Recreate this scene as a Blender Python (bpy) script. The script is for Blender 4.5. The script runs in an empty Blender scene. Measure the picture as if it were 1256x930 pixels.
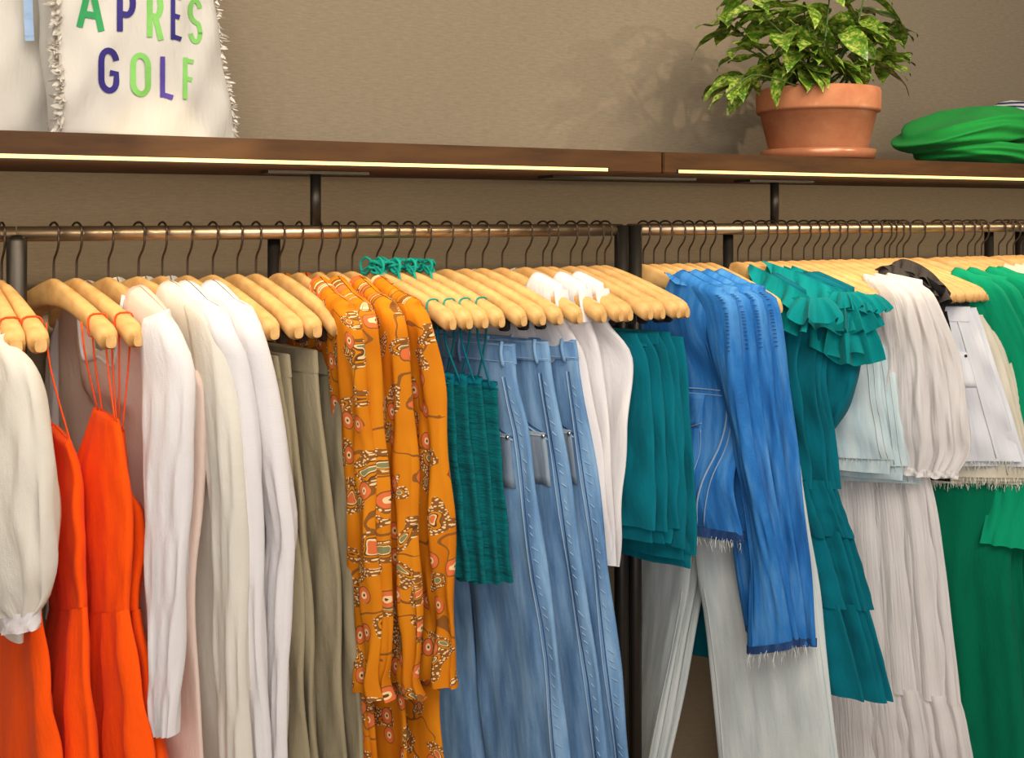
import bpy, bmesh, math, random
import numpy as np
from mathutils import Vector, Matrix
random.seed(7)
rng = np.random.default_rng(11)
PI = math.pi
scene = bpy.context.scene
COL = scene.collection

# ------------------------------------------------------------------ camera
F_PX, W_PX, H_PX = 1300.0, 1256.0, 930.0
CX, HORIZON = 628.0, 265.0
YAW = math.radians(26.8)
ZC = 1.72                                   # eye height
cam_d = bpy.data.cameras.new('camera'); cam = bpy.data.objects.new('camera', cam_d)
COL.objects.link(cam)
cam.location = (0, 0, ZC); cam.rotation_euler = (PI/2, 0, -YAW)
cam_d.sensor_width = 36; cam_d.lens = F_PX/W_PX*36
cam_d.shift_y = -(H_PX/2-HORIZON)/W_PX
cam_d.clip_start = 0.05
scene.camera = cam

# ------------------------------------------------------------------ light
world = bpy.data.worlds.new('shop_ambient'); scene.world = world
world.use_nodes = True
bg = world.node_tree.nodes['Background']
bg.inputs[0].default_value = (1.0, 0.93, 0.84, 1); bg.inputs[1].default_value = 0.24
def area(name, loc, target, sx, sy, power, colour):
    d = bpy.data.lights.new(name, 'AREA'); d.shape = 'RECTANGLE'; d.size = sx; d.size_y = sy
    d.energy = power; d.color = colour
    o = bpy.data.objects.new(name, d); COL.objects.link(o); o.location = loc
    o.rotation_euler = (Vector(target)-Vector(loc)).to_track_quat('-Z', 'Y').to_euler(); return o
def spot(name, loc, target, deg, blend, power, colour, rad=0.04):
    d = bpy.data.lights.new(name, 'SPOT'); d.spot_size = math.radians(deg); d.spot_blend = blend
    d.energy = power; d.color = colour; d.shadow_soft_size = rad
    o = bpy.data.objects.new(name, d); COL.objects.link(o); o.location = loc
    o.rotation_euler = (Vector(target)-Vector(loc)).to_track_quat('-Z', 'Y').to_euler(); return o
area('ceiling_light_panel', (0.7, -0.2, 3.1), (1.2, 2.0, 1.3), 2.6, 1.2, 72, (1.0, 0.92, 0.82))
area('front_fill_light', (-0.7, -2.2, 2.0), (1.1, 2.0, 1.2), 3.4, 1.6, 66, (0.97, 0.97, 1.0))  # added fill from the unseen front, brightens cloth and the wall under the shelf
spot('track_spot', (2.45, 0.3, 2.55), (1.85, 2.1, 1.86), 38, 0.8, 42, (1.0, 0.86, 0.66), 0.02)
spot('track_spot', (1.6, 0.1, 3.0), (1.15, 2.27, 2.0), 60, 1.0, 30, (1.0, 0.90, 0.76), 0.05)
spot('track_spot', (0.75, 0.55, 2.5), (0.28, 1.95, 1.80), 9, 0.6, 80, (1.0, 0.85, 0.6), 0.02)
scene.view_settings.view_transform = 'Standard'
scene.view_settings.look = 'None'
scene.view_settings.gamma = 1.0
scene.view_settings.use_curve_mapping = False
scene.view_settings.exposure = 0.0

# ------------------------------------------------------------------ pixel -> place
YR = 2.02          # distance of the rail from the eye
YW = 2.29          # wall
YS = 1.78          # shelf front
ZR = -0.031        # rail height below the eye
SN, CS = math.sin(YAW), math.cos(YAW)
def P(px, py, Y):
    u = (px-CX)/F_PX; v = (HORIZON-py)/F_PX
    s = Y/(CS-u*SN)
    return Vector(((SN+u*CS)*s, Y, ZC+v*s))
def PX(px, Y): return P(px, 265, Y).x

# ------------------------------------------------------------------ materials
def lin(c):
    return tuple(((x/255)/12.92 if x/255 <= .04045 else ((x/255+.055)/1.055)**2.4) for x in c)+(1,)
class NT:
    def __init__(s, name):
        s.m = bpy.data.materials.new(name); s.m.use_nodes = True
        s.t = s.m.node_tree; s.b = s.t.nodes['Principled BSDF']; s.o = s.t.nodes['Material Output']
    def n(s, kind, **kw):
        x = s.t.nodes.new(kind)
        for k, v in kw.items():
            if k.startswith('i_'):
                key = k[2:]; key = int(key) if key.isdigit() else key.replace('_', ' ')
                x.inputs[key].default_value = v
            else: setattr(x, k, v)
        return x
    def l(s, a, b): s.t.links.new(a, b)
    def coord(s, which='UV', scale=(1, 1, 1), rot=(0, 0, 0)):
        c = s.n('ShaderNodeTexCoord'); m = s.n('ShaderNodeMapping')
        m.inputs['Scale'].default_value = scale; m.inputs['Rotation'].default_value = rot
        if which == 'UV':                       # every piece of cloth is cut from another place of the bolt
            oi = s.n('ShaderNodeObjectInfo'); cb = s.n('ShaderNodeCombineXYZ')
            s.l(s.math('MULTIPLY', oi.outputs['Random'], 7.3), cb.inputs[0]); s.l(s.math('MULTIPLY', oi.outputs['Random'], 3.7), cb.inputs[1])
            ad = s.n('ShaderNodeVectorMath', operation='ADD'); s.l(c.outputs[which], ad.inputs[0]); s.l(cb.outputs[0], ad.inputs[1])
            s.l(ad.outputs[0], m.inputs[0])
        else: s.l(c.outputs[which], m.inputs[0])
        return m.outputs[0]
    def noise(s, vec, scale, detail=3, rough=.6):
        x = s.n('ShaderNodeTexNoise'); x.inputs['Scale'].default_value = scale
        x.inputs['Detail'].default_value = detail; x.inputs['Roughness'].default_value = rough
        s.l(vec, x.inputs['Vector']); return x.outputs['Fac']
    def ramp(s, fac, stops):
        r = s.n('ShaderNodeValToRGB'); e = r.color_ramp.elements
        while len(e) < len(stops): e.new(.5)
        for i, (p, c) in enumerate(stops): e[i].position = p; e[i].color = c
        s.l(fac, r.inputs[0]); return r.outputs[0]
    def mix(s, fac, a, b, mode='MIX'):
        m = s.n('ShaderNodeMix', data_type='RGBA', blend_type=mode)
        for sock, v in ((m.inputs[0], fac), (m.inputs[6], a), (m.inputs[7], b)):
            if hasattr(v, 'is_linked') or hasattr(v, 'links'): s.l(v, sock)
            else: sock.default_value = v
        return m.outputs[2]
    def math(s, op, a, b=0.5):
        m = s.n('ShaderNodeMath', operation=op)
        for sock, v in ((m.inputs[0], a), (m.inputs[1], b)):
            if hasattr(v, 'links'): s.l(v, sock)
            else: sock.default_value = v
        return m.outputs[0]
    def bump(s, h, strength, dist=.002):
        b = s.n('ShaderNodeBump'); b.inputs['Strength'].default_value = strength
        b.inputs['Distance'].default_value = dist
        s.l(h, b.inputs['Height']); s.l(b.outputs[0], s.b.inputs['Normal']); return b
def cloth(name, rgb, rough=.88, var=.12, bump=.35, transl=0.0, sheen=.04, fine=700, crease=(16, 5)):
    t = NT(name); uv = t.coord('UV')
    cr = t.coord('UV', (crease[0], crease[1], 1))
    big = t.noise(cr, 1.0, 4, .55)
    c = lin(rgb); d = tuple(x*(1-var*2) for x in c[:3])+(1,); e = tuple(min(1, x*(1+var*.5)) for x in c[:3])+(1,)
    col = t.ramp(big, [(.3, d), (.5, c), (.72, e)])
    t.l(col, t.b.inputs['Base Color']); t.b.inputs['Roughness'].default_value = rough
    t.b.inputs['Specular IOR Level'].default_value = .12
    t.b.inputs['Sheen Weight'].default_value = sheen
    wv = t.noise(uv, fine, 2, .5)
    mid = t.noise(t.coord('UV', (crease[0]*3.2, crease[1]*2.4, 1)), 1.0, 5, .62)
    h = t.math('ADD', t.math('ADD', big, t.math('MULTIPLY', wv, .14)), t.math('MULTIPLY', mid, .55))
    t.bump(h, bump*1.25, .012)
    if transl:
        tr = t.n('ShaderNodeBsdfTranslucent'); t.l(col, tr.inputs[0])
        mx = t.n('ShaderNodeMixShader'); mx.inputs[0].default_value = transl
        t.l(t.b.outputs[0], mx.inputs[1]); t.l(tr.outputs[0], mx.inputs[2]); t.l(mx.outputs[0], t.o.inputs[0])
    return t.m
def denim(name, mid, light, dark, rough=.85, streak=(30, 4)):
    t = NT(name); uv = t.coord('UV')
    st = t.coord('UV', (streak[0], streak[1], 1))
    n1 = t.noise(st, 1.2, 5, .6)
    col = t.ramp(n1, [(.28, lin(dark)), (.47, lin(mid)), (.70, lin(light))])
    n2 = t.noise(t.coord('UV', (260, 90, 1)), 3.0, 2, .6)
    col2 = t.mix(t.math('MULTIPLY', n2, .35), col, lin(light))
    tw = t.n('ShaderNodeTexWave', wave_type='BANDS', bands_direction='DIAGONAL')
    tw.inputs['Scale'].default_value = 260; t.l(uv, tw.inputs[0])
    col3 = t.mix(t.math('MULTIPLY', tw.outputs['Fac'], .10), col2, lin(dark))
    t.l(col3, t.b.inputs['Base Color']); t.b.inputs['Roughness'].default_value = rough
    t.b.inputs['Specular IOR Level'].default_value = .2
    h = t.math('ADD', n1, t.math('MULTIPLY', n2, .3)); t.bump(h, .3, .008)
    return t.m
def plain(name, rgb, rough=.6, metal=0, spec=.5, emit=0, ecol=None):
    t = NT(name)
    n = t.noise(t.coord('Object'), 60, 3)
    c = lin(rgb)
    col = t.ramp(n, [(.3, tuple(x*.88 for x in c[:3])+(1,)), (.7, c)])
    t.l(col, t.b.inputs['Base Color'])
    t.b.inputs['Roughness'].default_value = rough; t.b.inputs['Metallic'].default_value = metal
    t.b.inputs['Specular IOR Level'].default_value = spec
    if emit:
        t.b.inputs['Emission Color'].default_value = ecol; t.b.inputs['Emission Strength'].default_value = emit
    return t.m
def wood(name, a, b, rough=.45, stretch=(2, 2, 30), which='Object', scale=6):
    t = NT(name)
    n = t.noise(t.coord(which, stretch), scale, 5, .6)
    n2 = t.noise(t.coord(which, tuple(x*4 for x in stretch)), scale*2, 2, .5)
    col = t.ramp(n, [(.32, lin(b)), (.62, lin(a))])
    col = t.mix(t.math('MULTIPLY', n2, .22), col, lin(b))
    t.l(col, t.b.inputs['Base Color']); t.b.inputs['Roughness'].default_value = rough
    t.b.inputs['Specular IOR Level'].default_value = .3
    t.bump(n2, .08, .001)
    return t.m
def paisley(name):
    t = NT(name)
    base = t.coord('UV', (1, 1, 1))
    dn = t.n('ShaderNodeTexNoise'); dn.inputs['Scale'].default_value = 17; dn.inputs['Detail'].default_value = 1.0; t.l(base, dn.inputs['Vector'])
    off = t.n('ShaderNodeVectorMath', operation='SCALE'); off.inputs['Scale'].default_value = .075
    t.l(dn.outputs['Color'], off.inputs[0])
    add = t.n('ShaderNodeVectorMath', operation='ADD'); t.l(base, add.inputs[0]); t.l(off.outputs[0], add.inputs[1])
    mus, brn, crm, pnk, drk, olv = lin((212, 128, 18)), lin((136, 84, 34)), lin((236, 200, 146)), lin((216, 108, 58)), lin((96, 62, 30)), lin((128, 128, 84))
    n = t.noise(t.coord('UV', (14, 4, 1)), 1, 3)
    col = t.ramp(n, [(.3, lin((190, 104, 8))), (.6, mus)])
    dv = t.n('ShaderNodeTexVoronoi', voronoi_dimensions='2D'); dv.inputs['Scale'].default_value = 210; t.l(base, dv.inputs['Vector'])
    dots = t.math('LESS_THAN', dv.outputs['Distance'], .30)
    band = t.mix(dots, brn, crm)
    def cells(scale, loc, vec):
        mp = t.n('ShaderNodeMapping'); mp.inputs['Location'].default_value = loc
        mp.inputs['Scale'].default_value = scale; t.l(vec, mp.inputs[0])
        v = t.n('ShaderNodeTexVoronoi', voronoi_dimensions='2D'); v.inputs['Scale'].default_value = 1
        v.inputs['Randomness'].default_value = .9; t.l(mp.outputs[0], v.inputs['Vector'])
        sp = t.n('ShaderNodeSeparateColor'); t.l(v.outputs['Color'], sp.inputs[0])
        return v.outputs['Distance'], sp.outputs[0]
    def ring(col, dist, keep, lo, hi, c):
        m = t.math('MULTIPLY', t.math('GREATER_THAN', dist, lo), t.math('LESS_THAN', dist, hi))
        return t.mix(t.math('MULTIPLY', m, keep), col, c)
    # curling stems
    d0, k0 = cells((13, 9, 1), (5.1, 2.2, 0), add.outputs[0])
    col = ring(col, d0, t.math('GREATER_THAN', k0, .35), .40, .445, brn)
    # dotted paisley bands
    d1, k1 = cells((21, 13, 1), (3.3, 1.2, 0), add.outputs[0]); keep = t.math('GREATER_THAN', k1, .15)
    col = ring(col, d1, keep, .20, .33, band); col = ring(col, d1, keep, .185, .20, drk); col = ring(col, d1, keep, -1, .09, t.mix(t.math('GREATER_THAN', k1, .65), olv, pnk))
    col = ring(col, d1, keep, .09, .115, crm); col = ring(col, d1, keep, .115, .14, drk)
    # small flowers
    d2, k2 = cells((28, 18, 1), (.3, .7, 0), base); keep = t.math('GREATER_THAN', k2, .55)
    col = ring(col, d2, keep, .12, .26, pnk); col = ring(col, d2, keep, .05, .12, crm); col = ring(col, d2, keep, -1, .05, drk); col = ring(col, d2, keep, .26, .30, brn)
    t.l(col, t.b.inputs['Base Color']); t.b.inputs['Roughness'].default_value = .8
    t.b.inputs['Specular IOR Level'].default_value = .15
    t.bump(n, .35, .012)
    return t.m

M = {}
M['hanger'] = wood('pale_beech', (228, 186, 122), (200, 150, 88), .42, (3, 3, 3), 'Object', 9)
M['hook'] = plain('dark_wire', (74, 60, 48), .35, .8)
M['rail'] = plain('bronze_steel', (196, 172, 142), .34, .95)
M['post'] = plain('blackened_steel', (62, 58, 54), .42, .8)
M['black'] = plain('black_rubber', (24, 21, 20), .55)
M['clipbrown'] = plain('dark_brown_clip', (52, 34, 24), .5)
M['chrome'] = plain('chrome', (210, 205, 195), .2, 1)
M['shelf'] = wood('stained_oak', (92, 58, 22), (68, 41, 14), .7, (2, 10, 14), 'Object', 3)
M['led'] = plain('led_glow', (255, 220, 150), .5, 0, .5, 2.0, (1.0, .55, .12, 1))
M['orange'] = cloth('orange_linen', (255, 86, 10), transl=.04, var=.06)
M['white'] = cloth('white_cotton', (238, 233, 232), transl=.2, var=.02)
M['ivory'] = cloth('ivory_linen', (236, 230, 216), transl=.25, var=.03)
M['bouncewhite'] = cloth('bounce_tinted_jersey', (248, 226, 212), transl=.35, var=.02)  # off-white jersey with the orange bounce from the dresses mixed into its colour
M['khaki'] = cloth('khaki_twill', (150, 138, 110), var=.08)
M['paisley'] = paisley('mustard_paisley_print')
M['teal'] = cloth('teal_linen', (0, 130, 130), var=.14)
M['tealdark'] = cloth('deep_teal_cotton', (0, 102, 116), var=.16)
M['ruched'] = cloth('ruched_teal_cotton', (0, 98, 102), var=.16, crease=(9, 55), bump=.6)
M['cord'] = cloth('teal_cord', (20, 150, 135))
M['cordo'] = cloth('orange_cord', (236, 84, 30))
M['jean'] = denim('mid_blue_denim', (98, 138, 178), (144, 178, 208), (52, 92, 142))
M['jeanlight'] = denim('pale_faded_denim', (132, 164, 194), (160, 186, 208), (104, 140, 176))
M['jeanshade'] = denim('washed_inner_denim', (118, 134, 150), (160, 170, 178), (80, 100, 124))
M['jacket'] = denim('bright_blue_denim', (22, 104, 178), (84, 146, 204), (4, 68, 136))
M['hemdark'] = denim('dark_indigo_hem', (26, 54, 100), (60, 92, 140), (14, 32, 66))
M['palejean'] = denim('bleached_denim', (196, 204, 202), (216, 219, 214), (172, 184, 184))
M['iced'] = denim('iced_pale_denim', (184, 204, 208), (212, 222, 220), (150, 178, 188))
M['whitejean'] = denim('white_denim', (226, 226, 230), (238, 238, 240), (204, 206, 214))
M['ecru'] = denim('ecru_denim', (216, 206, 184), (228, 220, 202), (194, 182, 156))
M['thread'] = cloth('pale_thread', (196, 200, 196), var=.02)
M['threadblue'] = cloth('faded_seam', (150, 174, 196), var=.05)
M['gauze'] = cloth('white_gauze', (246, 240, 236), transl=.25, var=.03, crease=(60, 3), bump=.5)
M['char'] = cloth('charcoal_crepe', (66, 60, 56), var=.1)
M['blackcloth'] = cloth('black_crepe', (26, 24, 24), var=.1)
M['green'] = cloth('emerald_crepe', (0, 112, 80), var=.1, transl=.1)
M['mint'] = cloth('bright_green_crepe', (10, 158, 112), var=.06, transl=.15)
M['peach'] = cloth('pale_peach_cotton', (240, 222, 200), var=.02, transl=.2)
M['lightblue'] = cloth('light_blue_cotton', (170, 196, 226), var=.03)
M['canvas'] = cloth('cream_canvas', (226, 218, 204), var=.02, fine=1400, transl=.1)
M['knit'] = cloth('green_knit', (36, 150, 62), var=.05, fine=300)

# ------------------------------------------------------------------ mesh helpers
def tag(o, label=None, cat=None, group=None, kind=None):
    if label: o['label'] = label
    if cat: o['category'] = cat
    if group: o['group'] = group
    if kind: o['kind'] = kind
    return o
def empty(name, loc):
    o = bpy.data.objects.new(name, None); COL.objects.link(o); o.location = loc
    o.empty_display_size = .02; return o
def link(name, me, mat, parent=None, loc=None, smooth=True):
    o = bpy.data.objects.new(name, me); COL.objects.link(o)
    if mat is not None and not me.materials: me.materials.append(mat)
    if smooth: me.polygons.foreach_set('use_smooth', [True]*len(me.polygons))
    if parent is not None: o.parent = parent
    if loc is not None: o.location = loc
    return o
def mesh(name, verts, faces, mat, parent=None, smooth=True, origin=None):
    """verts in world space; stored relative to the parent's (or given) origin"""
    org = origin if origin is not None else (parent_world(parent) if parent else Vector((0, 0, 0)))
    me = bpy.data.meshes.new(name)
    me.from_pydata([tuple(Vector(v)-org) for v in verts], [], faces); me.update()
    return link(name, me, mat, parent, org if parent is None else None, smooth)
def parent_world(p):
    v = Vector(p.location)
    while p.parent: p = p.parent; v += Vector(p.location)
    return v
def grid_faces(nr, nc, closed):
    f = []
    m = nc if closed else nc-1
    for i in range(nr-1):
        for j in range(m):
            a = i*nc+j; b = i*nc+(j+1) % nc
            f.append((a, b, b+nc, a+nc))
    return f
def cr(pts, n):
    """Catmull-Rom resample by chord length"""
    A = np.array([tuple(p) for p in pts], float)
    if len(A) == 1: return np.repeat(A, n, 0)
    d = np.r_[0, np.cumsum(np.linalg.norm(np.diff(A, axis=0), axis=1)+1e-9)]; d /= d[-1]
    ts = np.linspace(0, 1, n); out = np.zeros((n, A.shape[1]))
    E = np.vstack([2*A[0]-A[1], A, 2*A[-1]-A[-2]])
    for i, t in enumerate(ts):
        k = min(np.searchsorted(d, t, 'right')-1, len(A)-2); k = max(k, 0)
        u = (t-d[k])/(d[k+1]-d[k])
        p0, p1, p2, p3 = E[k], E[k+1], E[k+2], E[k+3]
        m1 = (p2-p0)/2; m2 = (p3-p1)/2
        u2, u3 = u*u, u*u*u
        out[i] = (2*u3-3*u2+1)*p1+(u3-2*u2+u)*m1+(-2*u3+3*u2)*p2+(u3-u2)*m2
    return out
def prof(v, ts):
    if np.isscalar(v): return np.full(len(ts), float(v))
    v = list(v)
    if np.isscalar(v[0]): return np.interp(ts, np.linspace(0, 1, len(v)), v)
    return np.interp(ts, [a for a, b in v], [b for a, b in v])
class Surf: pass
def loft(name, parent, mat, F, R, th, amp=0.0, k=3.0, ph=0.0, drift=0.0, nr=34, na=44, crown=0.0, neck=None,
         top=True, bottom=False, wr=0.003, sq=.75, decay=.22, edge=0.0, sag=0.0):
    """cloth tube hung between a front edge curve F and a rear edge curve R (world points)"""
    ts = np.linspace(0, 1, nr)
    f = cr(F, nr); r = cr(R, nr)
    T = prof(th, ts); A = prof(amp, ts)
    length = np.r_[0, np.cumsum(np.linalg.norm(np.diff(f, axis=0), axis=1))]
    a = np.linspace(0, 2*PI, na, endpoint=False)
    p1, p2, p3 = rng.uniform(0, 6.28, 3)
    def ev(ai, i, thk=1.0, dz=0.0, lift=0.0):
        c = np.cos(ai); s = np.sin(ai)
        c = np.sign(c)*np.abs(c)**sq; s = np.sign(s)*np.abs(s)**sq
        q = (c+1)/2; t = ts[i]
        d = f[i]-r[i]; w = math.hypot(d[0], d[1])+1e-9
        N = np.array([d[1]/w, -d[0]/w, 0])
        wave = A[i]*(np.sin(2*PI*k*q+ph+drift*t)*.65+np.sin(2*PI*k*1.83*q+ph*2.1+1+drift*1.4*t)*.35)
        wob = wr*(np.sin(9*t*2+7*q*3+p1)+.7*np.sin(17*t-11*q*2+p2)*(.5+t))*min(1, t*4)
        n = (T[i]*thk+lift)*s+(wave+wob)
        pos = r[i][None, :]+d[None, :]*q[:, None]
        ex = edge*A[i]*np.sin(2*PI*(3*t)+p3)
        pos = pos+N[None, :]*n[:, None]
        z = crown*(1-np.abs(2*q-1)**1.2)*np.clip(1-t/decay, 0, 1)**1.3+dz
        if neck:
            dep, hw, dback = neck
            g = np.exp(-(np.abs((q-.5)/hw))**8)*np.clip(1-t/.3, 0, 1)
            z = z-g*np.where(s > 0, dep, dback)
        z = z-sag*np.sin(PI*q)*t
        pos[:, 2] += z
        return pos, q
    rows = []; uvs = []
    per = np.linalg.norm(f-r, axis=1).max()
    def push(i, thk=1, dz=0):
        pos, q = ev(a, i, thk, dz); rows.append(pos)
        uq = np.where(a < PI, q, 2-q)*per
        uvs.append(np.c_[uq, np.full(na, length[i])])
    if top:
        push(0, .05, T[0]*.55); push(0, .45, T[0]*.48); push(0, .8, T[0]*.28)
    for i in range(nr): push(i)
    if bottom: push(nr-1, .5, -T[-1]*.2); push(nr-1, .05, -T[-1]*.1)
    V = np.vstack(rows); UV = np.vstack(uvs)
    R_ = len(rows); faces = grid_faces(R_, na, True)
    org = np.array(parent_world(parent)) if parent else np.zeros(3)
    me = bpy.data.meshes.new(name); me.from_pydata((V-org).tolist(), [], faces); me.update()
    ul = me.uv_layers.new(name='UVMap')
    li = np.empty(len(me.loops), int); me.loops.foreach_get('vertex_index', li)
    uvl = UV[li]
    ul.data.foreach_set('uv', uvl.ravel())
    o = link(name, me, mat, parent)
    S = Surf(); S.o = o; S.length = length[-1]
    def at(q, t, off=.002, side=1):
        c = 2*q-1; ai = math.acos(np.sign(c)*abs(c)**(1/sq))*side
        i = min(max(t*(nr-1), 0), nr-1); i0 = int(i); i1 = min(i0+1, nr-1); u = i-i0
        A0, _ = ev(np.array([ai]), i0, 1, 0, off); A1, _ = ev(np.array([ai]), i1, 1, 0, off)
        return Vector(A0[0]*(1-u)+A1[0]*u)
    S.at = at
    return S
def tube(name, parent, mat, pts, rad, nseg=6, n=None, smooth=True, closed=False, origin=None, caps=True):
    if n: pts = cr(pts, n)
    P_ = [Vector(p) for p in pts]; V = []; m = len(P_)
    rads = rad if hasattr(rad, '__len__') else [rad]*m
    up = None
    for i in range(m):
        if closed: tg = P_[(i+1) % m]-P_[i-1]
        else: tg = P_[min(i+1, m-1)]-P_[max(i-1, 0)]
        if tg.length < 1e-9: tg = Vector((0, 0, 1))
        tg.normalize()
        if up is None: up = tg.orthogonal().normalized()
        up = (up-tg*up.dot(tg))
        if up.length < 1e-6: up = tg.orthogonal()
        up.normalize(); s = tg.cross(up)
        for j in range(nseg):
            g = 2*PI*j/nseg; V.append(P_[i]+(up*math.cos(g)+s*math.sin(g))*rads[i])
    f = grid_faces(m, nseg, True)
    if closed:
        b = (m-1)*nseg
        f += [(b+j, b+(j+1) % nseg, (j+1) % nseg, j) for j in range(nseg)]
    elif caps: f += [tuple(range(nseg))[::-1], tuple((m-1)*nseg+j for j in range(nseg))]
    return mesh(name, V, f, mat, parent, smooth, origin)
def tubes(name, parent, mat, list_of_pts, rad, nseg=4):
    """several threads of one seam as one mesh"""
    V = []; Fc = []
    for pts in list_of_pts:
        P_ = [Vector(p) for p in pts]; b = len(V); m = len(P_)
        tg = (P_[-1]-P_[0]); tg = tg.normalized() if tg.length else Vector((0, 0, 1))
        up = tg.orthogonal().normalized(); s = tg.cross(up)
        for p in P_:
            for j in range(nseg):
                g = 2*PI*j/nseg; V.append(p+(up*math.cos(g)+s*math.sin(g))*rad)
        Fc += [tuple(x+b for x in q) for q in grid_faces(m, nseg, True)]
    o = mesh(name, V, Fc, mat, parent); o['kind'] = 'stuff'; return o
def box(name, parent, mat, x0, x1, y0, y1, z0, z1, bev=0.0, origin=None):
    bm = bmesh.new(); bmesh.ops.create_cube(bm, size=1)
    for v in bm.verts: v.co = Vector(((x0+x1)/2+v.co.x*(x1-x0), (y0+y1)/2+v.co.y*(y1-y0), (z0+z1)/2+v.co.z*(z1-z0)))
    if bev: bmesh.ops.bevel(bm, geom=bm.edges[:], offset=bev, segments=2, affect='EDGES')
    org = origin if origin is not None else (parent_world(parent) if parent else Vector(((x0+x1)/2, (y0+y1)/2, z0)))
    for v in bm.verts: v.co -= org
    me = bpy.data.meshes.new(name); bm.to_mesh(me); bm.free()
    return link(name, me, mat, parent, org if parent is None else None, False)
def lathe(name, parent, mat, prof_, c, n=40, origin=None):
    V = []; m = len(prof_)
    for r, z in prof_:
        for j in range(n):
            g = 2*PI*j/n; V.append(Vector((c.x+r*math.cos(g), c.y+r*math.sin(g), c.z+z)))
    f = grid_faces(m, n, True)
    return mesh(name, V, f, mat, parent, True, origin)

# ================================================================== the setting
def wall_mat():
    t = NT('woven_wallcovering')
    c = t.coord('Object')
    a = t.noise(t.coord('Object', (40, 40, 260)), 1, 4, .7)
    b = t.noise(t.coord('Object', (200, 200, 50)), 1, 3, .7)
    big = t.noise(c, 2.2, 2)
    col = t.ramp(a, [(.3, lin((134, 118, 94))), (.7, lin((156, 138, 112)))])
    col = t.mix(t.math('MULTIPLY', b, .5), col, lin((128, 112, 88)))
    t.l(col, t.b.inputs['Base Color']); t.b.inputs['Roughness'].default_value = .9
    t.bump(t.math('ADD', a, b), .3, .002)
    return t.m
def floor_mat():
    t = NT('oak_floor')
    n = t.noise(t.coord('Object', (1, 14, 1)), 3, 4)
    t.l(t.ramp(n, [(.3, lin((120, 92, 64))), (.7, lin((164, 132, 98)))]), t.b.inputs['Base Color'])
    t.b.inputs['Roughness'].default_value = .4
    return t.m
tag(box('wall_back', None, wall_mat(), -1.6, 5.2, YW, YW+.1, 0, 3.2), 'grey-beige woven wallcovering behind the rail', 'wall', kind='structure')
tag(box('floor', None, floor_mat(), -1.6, 5.2, -1.6, YW, -.06, 0), 'brown wooden shop floor under the rails', 'floor', kind='structure')

# ---- shelf boards with light strips
ZS0, ZS1 = ZC+.087, ZC+.130
XJ = PX(813, YS)
def shelf(x0, x1, l0, l1, label):
    root = empty('wall_shelf', ((x0+x1)/2, YW, ZS0))
    box('board', root, M['shelf'], x0, x1, YS, YW-.001, ZS0, ZS1, .002)
    ch = box('light_channel', root, M['post'], l0-.004, l1+.004, YS-.0012, YS+.006, ZS0-.0005, ZS0+.0084)
    box('light_strip', root, M['led'], l0, l1, YS-.0022, YS+.004, ZS0+.0012, ZS0+.0072)
    d = bpy.data.lights.new('light_strip_glow', 'AREA'); d.shape = 'RECTANGLE'; d.size = l1-l0; d.size_y = .012
    d.energy = 2.1*(l1-l0); d.color = (1.0, .82, .55)
    lo = bpy.data.objects.new('light_strip_glow', d); COL.objects.link(lo); lo.location = ((l0+l1)/2, YS+.012, ZS0-.0035); lo.rotation_euler.x = math.radians(22)
    tag(root, label, 'shelf')
shelf(-.75, XJ-.0022, -.72, PX(745, YS), 'brown oak shelf with a glowing strip, under the cream tote bags')
shelf(XJ+.0022, 3.5, PX(832, YS), 3.45, 'brown oak shelf with a glowing strip, under the potted plant')
# brackets between rail and shelf
def bracket(px, label):
    x = PX(px, YR); root = empty('shelf_support', (x, YR, ZC+ZR))
    tube('post', root, M['post'], [(x, YR, ZC+ZR+.013), (x, YR, ZS0-.004)], .0105, 16, 2)
    box('plate', root, M['post'], x-.10, x+.10, YR-.03, YR+.03, ZS0-.006, ZS0-.0005)
    tag(root, label, 'shelf support')
bracket(387, 'short dark post with flat plate, under the shelf carrying the tote bags')
bracket(950, 'short dark post with flat plate, under the shelf carrying the plant')
xj = PX(740, YR)
root = tag(box('joint_plate', None, M['post'], PX(665, YR), PX(812, YR)+.06, YR-.05, YR+.02, ZS0-.006, ZS0-.0005), 'flat dark steel plate under the joint of the two shelf boards', 'plate')

# ---- rails
RR = .0135
def rack(x0, x1, posts, ends, label):
    root = empty('garment_rack', ((x0+x1)/2, YR, 0))
    tube('rail', root, M['rail'], [(x0, YR, ZC+ZR), (x1, YR, ZC+ZR)], RR, 20, 2)
    for x in ends:
        tube('upright', root, M['post'], [(x, YR, 0.0), (x, YR, ZC+ZR+RR*.9)], RR*1.05, 20, 2)
    for x in posts:
        tube('middle_post', root, M['post'], [(x, YR+.03, 0.0), (x, YR+.03, ZC+ZR-.004)], .0125, 16, 2)
    tag(root, label, 'clothes rack')
XA = PX(20, YR); XB = PX(760, YR); XC_ = PX(773, YR)
r1 = empty('garment_rack', ((XA+XB)/2, YR, 0))
tube('rail', r1, M['rail'], [(XA+.001, YR, ZC+ZR), (XB+.004, YR, ZC+ZR)], RR, 20, 2)
tube('upright', r1, M['post'], [(XA, YR-.02, 0), (XA, YR-.02, ZC+ZR-.012), (XA, YR-.018, ZC+ZR-.004)], [.0165, .0165, .011], 20)
tube('upright', r1, M['post'], [(XB, YR-.006, 0), (XB, YR-.006, ZC+ZR+.010)], .0155, 20, 2)
tube('middle_post', r1, M['post'], [(PX(336, YR+.03), YR+.03, 0), (PX(336, YR+.03), YR+.03, ZC+ZR-.002)], .0125, 16, 2)
tag(r1, 'bronze steel rack rail carrying orange dresses, white shirts, mustard blouses and jeans', 'clothes rack')
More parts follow.
